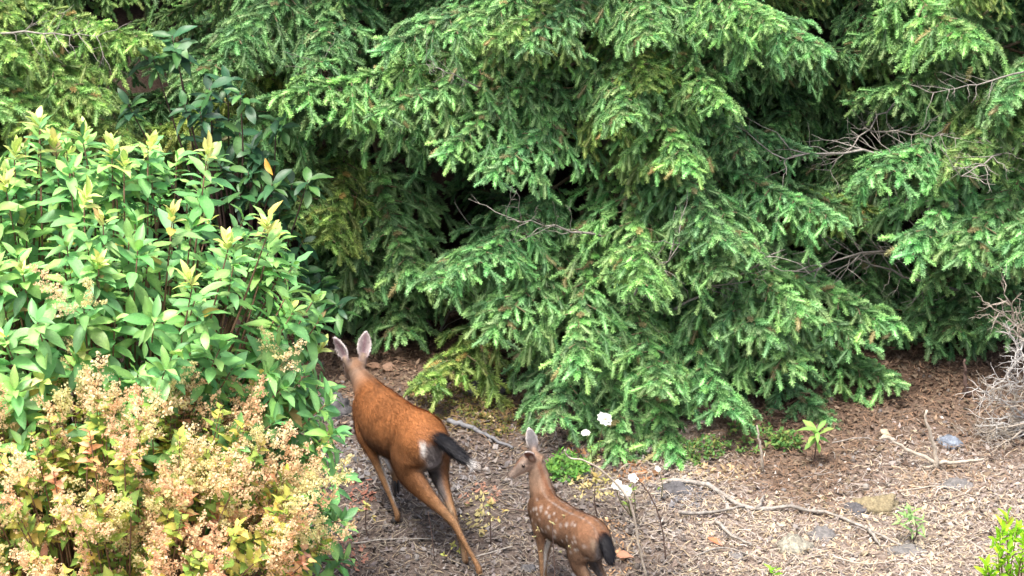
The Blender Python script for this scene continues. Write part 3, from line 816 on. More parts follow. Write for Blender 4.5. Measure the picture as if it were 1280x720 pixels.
    # the wood behind, one mass of shaded firs
    for i, x in enumerate([-7.2, -5.2, -3.0, -.2, 1.4, 3.6, 5.8, 7.6]):
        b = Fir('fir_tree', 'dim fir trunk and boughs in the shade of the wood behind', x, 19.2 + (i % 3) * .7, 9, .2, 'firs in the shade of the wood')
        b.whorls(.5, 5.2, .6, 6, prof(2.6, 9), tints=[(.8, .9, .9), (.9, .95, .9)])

# ------------------------------------------------------------------ leafy shrubs
def leaf_grid(W=.36, fold=.25, curl=.15, nu=6, tooth=0., pt=.75, wavy=0., seed=0):
    """leaf of length 1 along +X, upper face +Z"""
    g = np.random.default_rng(seed)
    u = np.linspace(0, 1, nu)[:, None]; v = np.array([-1, 0, 1.0])[None]
    w = W * .5 * np.sin(np.pi * np.clip(u, .0, 1) ** pt) ** .8
    w = np.where((u < .01) | (u > .99), .012, w) * (1 + tooth * g.uniform(-1, 1, u.shape))
    x = u + 0 * v; y = w * v
    z = fold * np.abs(v) * w - curl * u ** 2 + wavy * g.normal(0, .02, (nu, 3))
    V = np.stack([x, y, z + 0 * x], -1).reshape(-1, 3)
    i = np.arange(nu - 1)[:, None] * 3 + np.arange(2)[None]
    F = np.stack([i, i + 3, i + 4, i + 1], -1).reshape(-1, 4)
    c = np.where(np.abs(v) < .5, 1.22, .95) * np.ones_like(u)
    return V, F, np.repeat(c.reshape(-1, 1), 3, 1)

LEAFV = {
    'ever': [leaf_grid([.40, .36, .44, .38, .42, .34, .46, .40][k], [.3, .45, .2, .35, .1, .5, .25, .4][k], [.1, .2, .35, .5, .05, .28, .18, .6][k], nu=7, pt=[1.05, .95, 1.1, 1, 1.05, 1.15, 1, .9][k], seed=k, wavy=1.2) for k in range(8)],
    'soft': [leaf_grid(.62, .22, .15 + .12 * k, tooth=.22, pt=.65, seed=k, wavy=1.5) for k in range(4)],
    'lance': [leaf_grid(.26, .25, .10 + .10 * k, seed=k) for k in range(3)],
}
LEAFM = {}
def leaf_mesh(kind, k, mat):
    key = (kind, k, mat)
    if key not in LEAFM:
        V, F, c = LEAFV[kind][k]
        LEAFM[key] = mesh_np('leaf', V, F, M[mat], c, True)
    return LEAFM[key]

def spray(out, p, axis, length, n, leafL, cols, a0=75, a1=40, g=rng, kind='ever', droop=.0, start=0.):
    """leaves spiralling along a shoot; out gets (pos, 3x3 frame, scale, colour, kind, variant)"""
    axis = np.asarray(axis, float); axis /= np.linalg.norm(axis)
    ref = np.array([0, 0, 1.0]) if abs(axis[2]) < .9 else np.array([1.0, 0, 0])
    e1 = np.cross(axis, ref); e1 /= np.linalg.norm(e1); e2 = np.cross(axis, e1)
    ph = g.uniform(0, 6.28)
    for i in range(n):
        fr = start + (1 - start) * (i + .5) / n; ph += 2.39996 + g.normal(0, .25)
        rad = e1 * math.cos(ph) + e2 * math.sin(ph)
        al = R(a0 + (a1 - a0) * fr + g.normal(0, 11))
        X = axis * math.cos(al) + rad * math.sin(al) + np.array([0, 0, -droop * g.random()]) + g.normal(0, .08, 3)
        X /= np.linalg.norm(X)
        Z = axis * math.sin(al) - rad * math.cos(al) + g.normal(0, .18, 3) + np.array([0, 0, .35])
        Y = np.cross(Z, X); Y /= np.linalg.norm(Y); Z = np.cross(X, Y)
        c = np.array(cols[g.integers(len(cols))]) * g.uniform(.72, 1.2) * (1 + g.normal(0, .06, 3))
        if kind == 'ever' and g.random() < .010: c = np.array([(.55, .45, .10), (.42, .30, .12)][g.integers(2)])
        out.append((np.asarray(p) + axis * length * fr, np.stack([X, Y, Z], 1), leafL * g.uniform(.62, 1.22), c, kind, int(g.integers(len(LEAFV[kind])))))

def pixel(P):
    P = np.asarray(P, float); dx, dy, dz = P[..., 0], P[..., 1], P[..., 2] - CAM_H
    zc = dy * math.cos(PITCH) - dz * math.sin(PITCH)
    return 640 + FPX * dx / zc, 360 - FPX * (dy * math.sin(PITCH) + dz * math.cos(PITCH)) / zc, zc

def plant_leaves(root, origin, leaves, mat, limit=300, cell=16, part='leaf'):
    """the leaves that show largest become parts of their own, the rest one part"""
    if not leaves: return
    P = np.array([l[0] + l[1][:, 0] * l[2] * .5 for l in leaves])
    u, v, zc = pixel(P)
    best = {}
    for i in np.argsort(zc):
        if not (-10 < u[i] < 1290 and -10 < v[i] < 730): continue
        face = abs((leaves[i][1][:, 2] @ (P[i] - np.array([0, 0, CAM_H])))) / np.linalg.norm(P[i] - np.array([0, 0, CAM_H]))
        key = (int(u[i] // cell), int(v[i] // cell))
        if key not in best: best[key] = (i, face * leaves[i][2])
    own = set(i for i, f in sorted(best.values(), key=lambda t: -t[1])[:limit])
    rest = Acc()
    O = Vector(origin)
    for i, (p, Rm, sc, c, kind, k) in enumerate(leaves):
        if i in own:
            m = Matrix(Rm.tolist()).to_4x4() @ Matrix.Scale(sc, 4); m.translation = Vector(p) - O
            put(part, leaf_mesh(kind, k, mat), root, mw=m, color=tuple(c))
        else:
            V, F, cc = LEAFV[kind][k]
            rest.add(V * sc @ Rm.T + p - np.array(origin), F, cc * c)
    if rest.n: put('foliage', rest.mesh('foliage', M[mat], True), root, kind='stuff', color=(1, 1, 1))

def panicle_mesh(seed, col, col2, nb=15, L=.23, sz=.0056):
    """a loose plume: side branchlets strung with dried florets"""
    g = np.random.default_rng(seed); a_ = Acc(); P = []
    ax = wob((-.05, 0, 0), (L, g.normal(0, .02), -.05), 7, .004, g)
    a_.tube(ax, np.linspace(.0022, .0008, 7), 3, (.42, .28, .15))
    for i in range(nb):
        t = (i + .5) / nb; q = np.array([np.interp(t, np.linspace(0, 1, 7), ax[:, c]) for c in range(3)])
        a = g.uniform(0, 6.28); l = (.085 * (1 - t) + .02) * g.uniform(.7, 1.3)
        d = np.array([.75, .8 * math.cos(a), .8 * math.sin(a)]); e = q + d * l + np.array([0, 0, -.35 * l])
        a_.tube(np.stack([q, (q + e) / 2 + np.array([0, 0, .1 * l]), e]), np.linspace(.0012, .0006, 3), 3, (.5, .34, .18))
        k = int(10 + l * 260); tt = np.sqrt(g.random((k, 1)))
        P.append(q + (e - q) * tt + g.normal(0, .0075, (k, 3)))
    P = np.concatenate(P); n = len(P)
    E1 = g.normal(0, 1, (n, 3)); E1 /= np.linalg.norm(E1, axis=1, keepdims=True)
    E2 = np.cross(E1, g.normal(0, 1, (n, 3))); E2 /= np.linalg.norm(E2, axis=1, keepdims=True)
    s_ = sz * g.uniform(.6, 1.7, (n, 1))
    V = np.stack([P - E1 * s_, P + E2 * s_ * .8, P + E1 * s_, P - E2 * s_ * .8], 1).reshape(-1, 3)
    f = g.random((n, 1)); C = (np.array(col) * (1 - f) + np.array(col2) * f) * g.uniform(.85, 1.08, (n, 1))
    a_.add(V, np.arange(n * 4).reshape(-1, 4), None); a_.C.append(np.repeat(C, 4, 0))
    return a_.mesh('dried_flower_head', M['panicle'])
PANICLES = [panicle_mesh(40, (.95, .76, .46), (.96, .84, .56)), panicle_mesh(41, (.95, .66, .40), (.94, .78, .50)), panicle_mesh(42, (.92, .82, .46), (.80, .76, .36)), panicle_mesh(43, (.94, .60, .36), (.92, .70, .46), 19, .27)]

def dome_dirs(n, g, zmin=-.35):
    i = np.arange(n) + .5
    z = zmin + (1 - zmin) * i / n; a = np.pi * (1 + 5 ** .5) * i
    r = np.sqrt(1 - z ** 2)
    d = np.stack([r * np.cos(a), r * np.sin(a), z], 1) + g.normal(0, .10, (n, 3))
    return d / np.linalg.norm(d, axis=1, keepdims=True)

def limbs(root, origin, base, ends, mat, n=9, r0=.022, r1=.005, g=rng):
    """main limbs, each with the twigs that lead to its shoots; ends: (point, direction)"""
    ends = list(ends); ang = [math.atan2(e[0][1] - base[1], e[0][0] - base[0]) for e in ends]
    order = np.argsort(ang); groups = np.array_split(order, n)
    O = np.array(origin)
    for gr in groups:
        if not len(gr): continue
        a = Acc(); c = np.mean([ends[i][0] for i in gr], axis=0)
        hub = np.array(base) * .45 + c * .55
        b0 = np.array(base) + np.r_[g.normal(0, .05, 2), 0]
        path = crom([b0, b0 * .6 + hub * .4 + np.array([0, 0, .1]), hub], 8)
        a.tube(path - O, np.linspace(r0, r0 * .6, 8), 7)
        for i in gr:
            e, d = ends[i]; d = np.asarray(d) / np.linalg.norm(d)
            k = g.integers(4, 8)
            a.tube(crom([path[k], path[k] * .4 + (e - d * .12) * .6, e], 7) - O, np.linspace(r1 * 1.8, r1 * .55, 7), 5)
        put('limb', a.mesh('limb', M[mat], True), root)

GREEN = [(.23, .48, .15), (.19, .44, .15), (.27, .52, .15), (.15, .37, .12), (.31, .56, .15)]
YOUNG = [(.60, .70, .20), (.53, .68, .19), (.66, .69, .22)]

def evergreen_shrub():
    g = np.random.default_rng(21)
    base = np.array([-2.25, 10.75, 0.0]); base[2] = gzf(base[0], base[1]) - .03
    root = empty('evergreen_shrub', base, 'large glossy green broadleaf shrub with yellow new tips beside the doe', 'shrub')
    c = np.array([-2.32, 10.65, 1.52]); r = np.array([1.36, 1.15, 1.42])
    leaves, ends = [], []
    tips = [(c + r * d * g.uniform(.86, 1.03), d) for d in dome_dirs(330, g, -.6)] + [(c + r * d * g.uniform(.55, .8), d) for d in dome_dirs(110, g, -.4)]
    # leaf sprays hanging to the right of the dome, down to the ground line
    for u, v, Y in [(392, 375, 10.6), (398, 402, 10.6), (340, 300, 10.6), (408, 505, 10.3), (398, 560, 10.25), (425, 600, 10.2), (405, 640, 10.15), (428, 650, 10.1), (380, 470, 10.4), (415, 540, 10.25), (385, 610, 10.2), (430, 700, 10.1), (400, 680, 10.1), (335, 275, 10.7), (260, 200, 10.75), (185, 185, 10.7), (50, 160, 10.6)]:
        p = np.array(at(u, v, Y)); tips.append((p, (p - (c - np.array([0, 0, .3]))) / np.linalg.norm(p - c)))
    for p, d in tips:
        ax = d + np.array([0, 0, .75]) + g.normal(0, .15, 3); ax /= np.linalg.norm(ax)
        L = g.uniform(.22, .36); b = p - ax * L
        ends.append((p, ax))
        spray(leaves, b, ax, L, int(g.integers(11, 16)), .142, GREEN, 84, 52, g, 'ever', .3)
        u, v, _ = pixel(p)
        if d[2] > .12 and g.random() < .12 + .12 * (d[2] > .6):
            spray(leaves, p - ax * .02, ax, .06, int(g.integers(6, 9)), .088, YOUNG, 48, 14, g, 'ever')
        else:
            spray(leaves, p - ax * .03, ax, .05, 4, .10, GREEN[-2:], 50, 25, g, 'ever')
    for u, v in [(50, 163), (185, 190), (258, 200), (335, 292), (105, 258), (215, 278), (18, 200), (140, 198), (285, 312), (240, 360), (8, 240), (70, 190), (155, 215)]:
        p = np.array(at(u, v, 10.75 - (v - 150) * .0042)); ax = np.array([g.normal(0, .12), -.12, 1.]); ax /= np.linalg.norm(ax)
        ends.append((p, ax))
        spray(leaves, p - ax * .01, ax, .07, 10, .088, YOUNG, 58, 12, g, 'ever')
        spray(leaves, p - ax * .30, ax, .28, 11, .14, GREEN, 84, 55, g, 'ever', .3)
    limbs(root, base, base, ends, 'stem', 11, .024, .006, g)
    plant_leaves(root, base, leaves, 'leaf', 300, 18)
    for u, v, Y in [(75, 360, 9.85), (95, 385, 9.8), (358, 440, 10.2), (350, 455, 10.2), (395, 605, 9.95), (410, 598, 9.95), (8, 500, 9.6), (120, 372, 9.8)]:
        p = at(u, v, Y)
        put('dried_flower_head', PANICLES[int(g.integers(4))], root, mw=Matrix.Translation(p - Vector(base)) @ Matrix.Rotation(g.uniform(0, 6.28), 4, 'Z') @ Matrix.Rotation(R(-60), 4, 'Y') @ Matrix.Scale(.8, 4))

def autumn_shrub():
    g = np.random.default_rng(33)
    base = np.array([-1.95, 9.75, 0.0]); base[2] = gzf(base[0], base[1]) - .03
    root = empty('deciduous_shrub', base, 'yellowing small-leaved shrub covered in dried peach flower heads', 'shrub')
    c = np.array([-1.98, 9.72, .95]); r = np.array([1.06, .75, 1.12])
    cols = [(.26, .38, .08), (.32, .44, .09), (.44, .50, .10), (.56, .54, .12), (.64, .52, .14), (.20, .33, .07), (.38, .48, .10)]
    warm = [(.76, .46, .24), (.78, .36, .20), (.72, .54, .20), (.80, .42, .26)]
    leaves, ends, heads = [], [], []
    for d in list(dome_dirs(430, g, -.35)) + list(dome_dirs(160, g, -.2) * .72):
        p = c + r * d * g.uniform(.82, 1.06)
        ax = d + np.array([0, 0, .8]) + g.normal(0, .25, 3); ax /= np.linalg.norm(ax)
        L = g.uniform(.2, .32); ends.append((p, ax))
        w = g.random() < .10 and d[2] > .2
        spray(leaves, p - ax * L, ax, L, int(g.integers(12, 18)), .064, warm if w else cols, 75, 45, g, 'soft', .2)
        if d[2] > .05 and d[1] < .75 and g.random() < .5: heads.append((p, ax))
    limbs(root, base, base, ends, 'stem', 12, .014, .0045, g)
    plant_leaves(root, base, leaves, 'leaf_soft', 300, 13)
    for p, ax in heads:
        for k in range(int(g.integers(1, 3))):
            d = ax + g.normal(0, .35, 3)
            m = frame_x(Vector(p - base) - Vector(ax) * .04, d, g.uniform(0, 6)) @ Matrix.Scale(g.uniform(.75, 1.15), 4)
            put('dried_flower_head', PANICLES[int(g.integers(4))], root, mw=m)

def dark_shrub():
    g = np.random.default_rng(51)
    base = np.array([-1.95, 14.75, 0.0]); base[2] = gzf(base[0], base[1]) - .03
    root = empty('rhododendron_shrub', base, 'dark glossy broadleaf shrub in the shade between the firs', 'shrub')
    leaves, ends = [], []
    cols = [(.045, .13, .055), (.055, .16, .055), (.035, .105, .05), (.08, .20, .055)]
    pts = [(215, 45), (220, 60), (190, 70), (285, 100), (300, 115), (262, 110), (345, 150), (270, 150), (315, 185), (330, 200), (300, 165), (250, 140), (275, 205), (340, 230), (310, 215), (365, 230), (385, 225), (350, 260), (300, 240), (255, 175), (230, 130), (330, 300), (390, 400), (420, 380), (370, 330), (400, 350), (380, 300), (345, 280), (160, 130)]
    for u, v in pts:
        p = np.array(at(u, v, g.uniform(14.1, 14.5))); ax = np.array([g.normal(0, .3), -.35, .9]); ax /= np.linalg.norm(ax)
        ends.append((p, ax))
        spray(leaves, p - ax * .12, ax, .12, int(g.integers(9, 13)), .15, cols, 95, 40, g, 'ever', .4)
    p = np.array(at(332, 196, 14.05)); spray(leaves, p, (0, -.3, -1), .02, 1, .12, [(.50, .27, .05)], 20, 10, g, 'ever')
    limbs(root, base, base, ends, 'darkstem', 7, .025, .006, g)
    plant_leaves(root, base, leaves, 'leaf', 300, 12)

def small_shrub():
    g = np.random.default_rng(61)
    p0 = at(1272, 716, 10.4)
    base = np.array([p0.x + .02, 10.5, 0]); base[2] = gzf(base[0], base[1]) - .02
    root = empty('small_shrub', base, 'bright lime-green upright small-leaved bush below the dead brush', 'shrub')
    leaves, ends = [], []
    top = [(1258, 648), (1272, 660), (1250, 668), (1280, 675), (1262, 690), (1248, 695), (1275, 705), (1290, 650), (1295, 690), (1258, 715), (1284, 725), (1250, 730), (1268, 740), (1300, 720)]
    for u, v in top + [(a + g.normal(0, 9), b + 30 + g.normal(0, 15)) for a, b in top]:
        p = np.array(at(u, v, 10.4 + g.normal(0, .06))); ax = np.array([g.normal(0, .2), g.normal(-.1, .2), 1.]); ends.append((p, ax))
        spray(leaves, p - ax * .12, ax, .14, 13, .062, [(.33, .62, .025), (.28, .55, .02), (.38, .66, .04), (.22, .48, .02)], 60, 20, g, 'ever')
    limbs(root, base, base, ends, 'stem', 5, .012, .004, g)
    plant_leaves(root, base, leaves, 'leaf_soft', 300, 8)

if DEV not in ('deer', 'fir'):
    evergreen_shrub(); autumn_shrub(); dark_shrub(); small_shrub()

# ------------------------------------------------------------------ forest floor: litter
def litter():
    g = np.random.default_rng(81)
    def scatter(n, x0, x1, y0, y1): 
        x = g.uniform(x0, x1, n); y = g.uniform(y0, y1, n); return x, y
    # dead leaves, bark flakes and clods of duff
    n = 38000
    x, y = scatter(n, -2.2, 4.3, 11.0, 16.2)
    keep = g.random(n) < np.where(y > 14.8, .7, 1); x, y = x[keep], y[keep]; n = len(x)
    z = gz(x, y)
    s_ = np.minimum(g.gamma(2.4, .0042, n) + .0045, .026)
    a = g.uniform(0, 6.28, n); tilt = g.normal(0, .45, (n, 2))
    X = np.stack([np.cos(a), np.sin(a), tilt[:, 0]], 1); Y = np.stack([-np.sin(a), np.cos(a), tilt[:, 1]], 1)
    asp = g.uniform(.35, .8, n)
    P = np.stack([x, y, z + .006 + g.random(n) * .014], 1)
    up = np.array([0, 0, 1.0])
    cu = g.normal(.25, .3, n)[:, None]
    l, w = s_[:, None], (s_ * asp)[:, None]
    V = np.stack([P - X * l + up * l * cu, P - Y * w, P + X * l + up * l * cu, P + Y * w], 1).reshape(-1, 3)
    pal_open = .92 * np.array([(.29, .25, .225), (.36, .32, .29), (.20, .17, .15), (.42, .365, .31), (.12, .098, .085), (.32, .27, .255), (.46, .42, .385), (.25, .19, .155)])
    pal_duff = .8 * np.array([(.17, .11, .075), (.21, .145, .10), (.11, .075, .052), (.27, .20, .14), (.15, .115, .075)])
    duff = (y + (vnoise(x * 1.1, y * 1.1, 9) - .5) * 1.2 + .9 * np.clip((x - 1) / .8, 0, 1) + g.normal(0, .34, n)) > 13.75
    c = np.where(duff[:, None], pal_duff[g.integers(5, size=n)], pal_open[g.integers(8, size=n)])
    u, v, _ = pixel(P)
    gr = np.clip((1.5 - x + (vnoise(x * .9, y * .9, 12) - .5) * 1.2) / .9, 0, 1) * (~duff)
    c = c * (1 - gr[:, None]) + c * np.array([.48, .48, .50]) * gr[:, None]
    straw = np.clip((u - 780) / 150, 0, 1) * np.clip((v - 585) / 60, 0, 1) * g.random(n) > .45
    c = np.where(straw[:, None], np.array((.50, .40, .27)), c)
    for cu_, cv_, ru, rv, cc in [(735, 562, 28, 14, (.29, .15, .07)), (792, 592, 34, 14, (.30, .15, .07)), (600, 615, 26, 18, (.30, .16, .11)), (905, 590, 45, 12, (.40, .29, .16)), (450, 620, 18, 22, (.30, .13, .09)), (440, 690, 20, 22, (.30, .14, .10)), (600, 640, 20, 24, (.36, .31, .14)), (740, 600, 30, 25, (.40, .33, .15)), (560, 510, 45, 30, (.17, .125, .045)), (640, 520, 40, 25, (.19, .13, .05)), (560, 600, 40, 20, (.16, .15, .15)), (470, 570, 60, 30, (.19, .18, .18)), (850, 620, 40, 18, (.17, .165, .17)), (760, 690, 30, 40, (.40, .24, .13)), (1180, 600, 60, 20, (.30, .21, .14))]:
        m_ = (((u - cu_) / ru) ** 2 + ((v - cv_) / rv) ** 2) * .7 + g.random(n) * .5 < 1
        c[m_] = np.array(cc) * g.uniform(.6, 1.35, (m_.sum(), 1))
    c[y > 15] *= .5  # litter deep under the firs darkened to match the painted shade
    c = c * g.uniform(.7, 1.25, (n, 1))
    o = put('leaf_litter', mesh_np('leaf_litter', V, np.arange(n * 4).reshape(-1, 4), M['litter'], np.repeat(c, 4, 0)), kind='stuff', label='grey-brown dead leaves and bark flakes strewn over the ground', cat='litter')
    # dry needles and grass stems
    n = 52000
    x, y = scatter(n, -2.0, 4.3, 11.0, 15.6)
    u, v, _ = pixel(np.stack([x, y, 0 * x], 1))
    dens = .45 + .55 * np.clip((u - 600) / 300, 0, 1) * np.clip((v - 540) / 90, 0, 1)
    k = g.random(n) < dens; x, y, u, v = x[k], y[k], u[k], v[k]; n = len(x)
    a = g.uniform(0, 6.28, n); L = g.gamma(3.0, .015, n) + .018
    D = np.stack([np.cos(a), np.sin(a), g.normal(.0, .14, n)], 1); S = np.stack([-np.sin(a), np.cos(a), g.normal(0, .3, n)], 1)
    P = np.stack([x, y, gz(x, y) + .010 + g.random(n) * .022], 1)
    w = g.uniform(.0011, .0028, n)[:, None]; bend = g.normal(0, .14, n)[:, None]
    A, B, E = P - D * L[:, None] * .5, P + S * L[:, None] * bend, P + D * L[:, None] * .5
    V = np.stack([A - S * w, B - S * w, E - S * w * .5, E + S * w * .5, B + S * w, A + S * w], 1).reshape(-1, 3)
    i = np.arange(n)[:, None] * 6
    F = np.concatenate([i + np.array([[0, 1, 4, 5]]), i + np.array([[1, 2, 3, 4]])])
    pal = np.array([(.46, .40, .33), (.55, .47, .36), (.38, .32, .27), (.30, .22, .16), (.50, .44, .40), (.58, .46, .30)])
    c = pal[g.integers(6, size=n)] * g.uniform(.65, 1.15, (n, 1))
    gr = np.clip((1.5 - x + (vnoise(x * .9, y * .9, 12) - .5) * 1.2) / .9, 0, 1)[:, None]
    c = c * (1 - .45 * gr) * .92
    dk = y + (vnoise(x * 1.1, y * 1.1, 9) - .5) * 1.2 + .9 * np.clip((x - 1) / .8, 0, 1) + g.normal(0, .34, n) > 13.75
    c[dk] = np.array((.20, .125, .08)) * g.uniform(.5, 1.6, (dk.sum(), 1))
    put('dry_straw', mesh_np('dry_straw', V, F, M['litter'], np.repeat(c, 6, 0)), kind='stuff', label='pale dry needles and grass stems lying over the litter', cat='litter')
    # clods and pebbles
    ac = Acc(); n = 420
    x, y = scatter(n, -1.8, 3.6, 11.1, 14.6)
    bv, bf = ico_quads(1, (0, 0, 0), 7, 5)
    for i in range(n):
        r = min(g.gamma(2.0, .006) + .005, .022)
        sc = r * g.uniform(.6, 1.3, 3); V = bv * sc * (1 + g.normal(0, .16, (len(bv), 1)))
        ac.add(V + np.array([x[i], y[i], gzf(x[i], y[i]) + r * .15]), bf, np.array([(.17, .15, .14), (.10, .085, .075), (.25, .23, .215), (.30, .27, .24)][g.integers(4)]) * g.uniform(.7, 1.2))
    put('clods', ac.mesh('clods', M['litter']), kind='stuff', label='small grey clods and pebbles among the dead leaves', cat='pebbles')

def stick(name, label, cat, px, rad, mat='dead', z=.03, plane=None, group=None, side=(), k=6, n=None):
    """a branch through photo pixels, lying on the ground (or standing in the plane y)"""
    g = np.random.default_rng(int(px[0][0] * 13 + px[0][1]))
    if plane is None: pts = [np.array(on(u, v, 0)) for u, v in px]; pts = [np.array([p[0], p[1], gzf(p[0], p[1]) + z]) for p in pts]
    else:
        plane = on(*px[0]).y - .03          # stands where its foot meets the ground
        pts = [np.array(at(u, v, plane)) for u, v in px]
    O = pts[0].copy(); a = Acc(); m = n or len(pts) * 4
    path = crom(pts, m) + g.normal(0, rad * .3, (m, 3))
    r = np.linspace(rad, rad * .45, m) * g.uniform(.85, 1.15, m)
    a.tube(path - O, r, k)
    root = put(name, a.mesh(name, M[mat], True), None, label, cat, group, mw=Matrix.Translation(O))
    for sp in side:
        if plane is None: q = [np.array(on(u, v, 0)) for u, v in sp]; q = [np.array([p[0], p[1], gzf(p[0], p[1]) + z + .01]) for p in q]
        else: q = [np.array(at(u, v, plane)) for u, v in sp]
        b = Acc(); mm = len(q) * 4
        b.tube(crom(q, mm) + g.normal(0, rad * .2, (mm, 3)) - O, np.linspace(rad * .85, rad * .4, mm), 5)
        put('side_branch', b.mesh('side_branch', M[mat], True), root)
    return root

def rock(label, u, v, size, seed, mat='rock', cat='rock', name='rock', squash=.7):
    g = np.random.default_rng(seed); p = on(u, v, 0)
    V, F = ico_quads(1, (0, 0, 0), 30, 20)
    d = 1 + .35 * (vnoise(V[:, 0] * 1.8 + seed, V[:, 1] * 1.8 + V[:, 2], seed) - .5) + .28 * (vnoise(V[:, 0] * 4 + seed, V[:, 2] * 4 + V[:, 1] * 2, seed + 1) - .5) + .22 * (vnoise(V[:, 0] * 9, V[:, 2] * 9 + V[:, 1] * 7, seed + 2) - .5) + .14 * (vnoise(V[:, 0] * 19 + V[:, 1] * 6, V[:, 2] * 19 + V[:, 1] * 14, seed + 3) - .5)
    d = d - .16 * np.abs(vnoise(V[:, 0] * 2.6 + V[:, 1] * 2, V[:, 2] * 2.6 - V[:, 1], seed + 6) - .5)
    V = V * d[:, None] * np.array(size)
    me = mesh_np(name, V, F, M[mat] if isinstance(mat, str) else mat, None, False)
    return put(name, me, None, label, cat, mw=Matrix.Translation((p.x, p.y, gzf(p.x, p.y) - size[2] * .10)))

def flower(seed, r=.045, n=9):
    g = np.random.default_rng(seed); a = Acc()
    for ring, (rr, lift) in enumerate(((1.0, .10), (.68, .30), (.4, .5))):
        for i in range(n - ring * 2):
            th = 6.283 * (i + .5 * ring) / (n - ring * 2) + g.normal(0, .08)
            V, F, c = leaf_grid(.75, .25, -lift * .6, 5, pt=1.2, seed=int(g.integers(99)), wavy=1)
            V = V * r * rr * g.uniform(.85, 1.1); V[:, 2] += lift * r * .4 * V[:, 0] / r
            ct, st = math.cos(th), math.sin(th)
            a.add(np.stack([V[:, 0] * ct - V[:, 1] * st, V[:, 0] * st + V[:, 1] * ct, V[:, 2] + ring * .004], 1), F, (.70, .72, .66))
    V, F = ico_quads(r * .2, (0, 0, r * .25)); a.add(V, F, (.70, .66, .42))
    return a.mesh('bloom', M['petal'], True)

def flowers(label, base_px, blooms, Y, seed):
    g = np.random.default_rng(seed); b = on(*base_px); b = Vector((b.x, b.y, gzf(b.x, b.y) - .01))
    root = empty('flower_plant', b, label, 'flower')
    for i, (u, v, r) in enumerate(blooms):
        p = at(u, v, Y)
        a = Acc(); q = np.array(p - b)
        a.tube(crom([(0, 0, 0), q * .5 + g.normal(0, .03, 3), q], 9), np.linspace(.0035, .002, 9), 5)
        put('stem', a.mesh('stem', M['greenstem'], True), root)
        m = Matrix.Translation(p - b) @ Matrix.Rotation(R(38) + g.normal(0, .2), 4, 'X') @ Matrix.Rotation(g.normal(0, .3), 4, 'Y')
        put('bloom', flower(seed + i, r, 9), root, mw=m)
        lv = []; spray(lv, np.array(b) * .7 + np.array(p) * .3, (0, 0, 1), .15, 3, .05, [(.2, .3, .06)], 80, 50, g, 'lance')
        plant_leaves(root, b, lv, 'leaf_soft', 8)

def sapling(label, base_px, top_px, Y, kind, L, cols, n=9, seed=1, name='sapling', a0=90, a1=40, extra=()):
    g = np.random.default_rng(seed); t = at(*top_px, Y); b = on(*base_px); b = Vector((t.x + (b.x - t.x) * .5, t.y + .02, 0)); b.z = gzf(b.x, b.y) - .01
    root = empty(name, b, label, 'plant'); a = Acc(); q = np.array(t - b)
    a.tube(crom([(0, 0, 0), q * .5 + g.normal(0, .015, 3), q], 8), np.linspace(.0055, .0025, 8), 5)
    put('stem', a.mesh('stem', M['darkstem'], True), root)
    lv = []; spray(lv, np.array(t) - np.array([0, 0, L * .7]), (0, -.25, 1), L * .8, n, L, cols, a0, a1, g, kind, .25)
    for eu, ev in extra: spray(lv, np.array(at(eu, ev, Y)), (g.normal(0, .4), -.3, 1), L * .5, max(4, n // 2), L * .8, cols, a0, a1, g, kind, .25)
    plant_leaves(root, b, lv, 'leaf_soft', 60, 3)

def ground_cover(label, spots, cols, L, n, seed, name='ground_cover', h=.12):
    g = np.random.default_rng(seed); a = Acc()
    for u, v, ru, rv in spots:
        for _ in range(n):
            rr = math.sqrt(g.random()); th = g.uniform(0, 6.28)
            p = on(u + ru * rr * math.cos(th), v + rv * rr * math.sin(th)); z = gzf(p.x, p.y)
            lv = []; spray(lv, (p.x, p.y, z + g.random() * h * (1 - rr * .6)), (g.normal(0, .4), g.normal(-.2, .4), 1), .03, 4, L, cols, 75, 30, g, 'soft')
            for q, Rm, sc, c, kd, k in lv:
                V, F, cc = LEAFV[kd][k]; a.add(V * sc @ Rm.T + q, F, cc * c)
    put(name, a.mesh(name, M['leaf_soft'], True), None, label, 'ground cover', kind='stuff', color=(1, 1, 1))

M['petal'] = mat_attr('white_petals', rough=.6, trans=.25, spec=.2)
M['greenstem'] = mat_wood('green_stem', (.10, .14, .04), (.22, .22, .09), 20, .6)
M['moss'] = mat_wood('yellow_moss', (.10, .08, .045), (.29, .24, .14), 44, .95)
M['lichen'] = mat_wood('lichen_rock', (.045, .042, .04), (.42, .39, .30), 30, .9)
M['darkrock'] = mat_wood('dark_stone', (.025, .024, .026), (.12, .115, .12), 16, .9)
M['bluerock'] = mat_wood('blue_grey_stone', (.05, .06, .08), (.24, .28, .34), 20, .7)
M['darkwood'] = mat_wood('weathered_log', (.05, .05, .055), (.20, .20, .21), 20)
M['palegrey'] = mat_wood('pale_grey_wood', (.36, .34, .32), (.64, .62, .58), 22)
M['paletwig'] = mat_wood('pale_twig', (.24, .20, .155), (.50, .44, .36), 26)

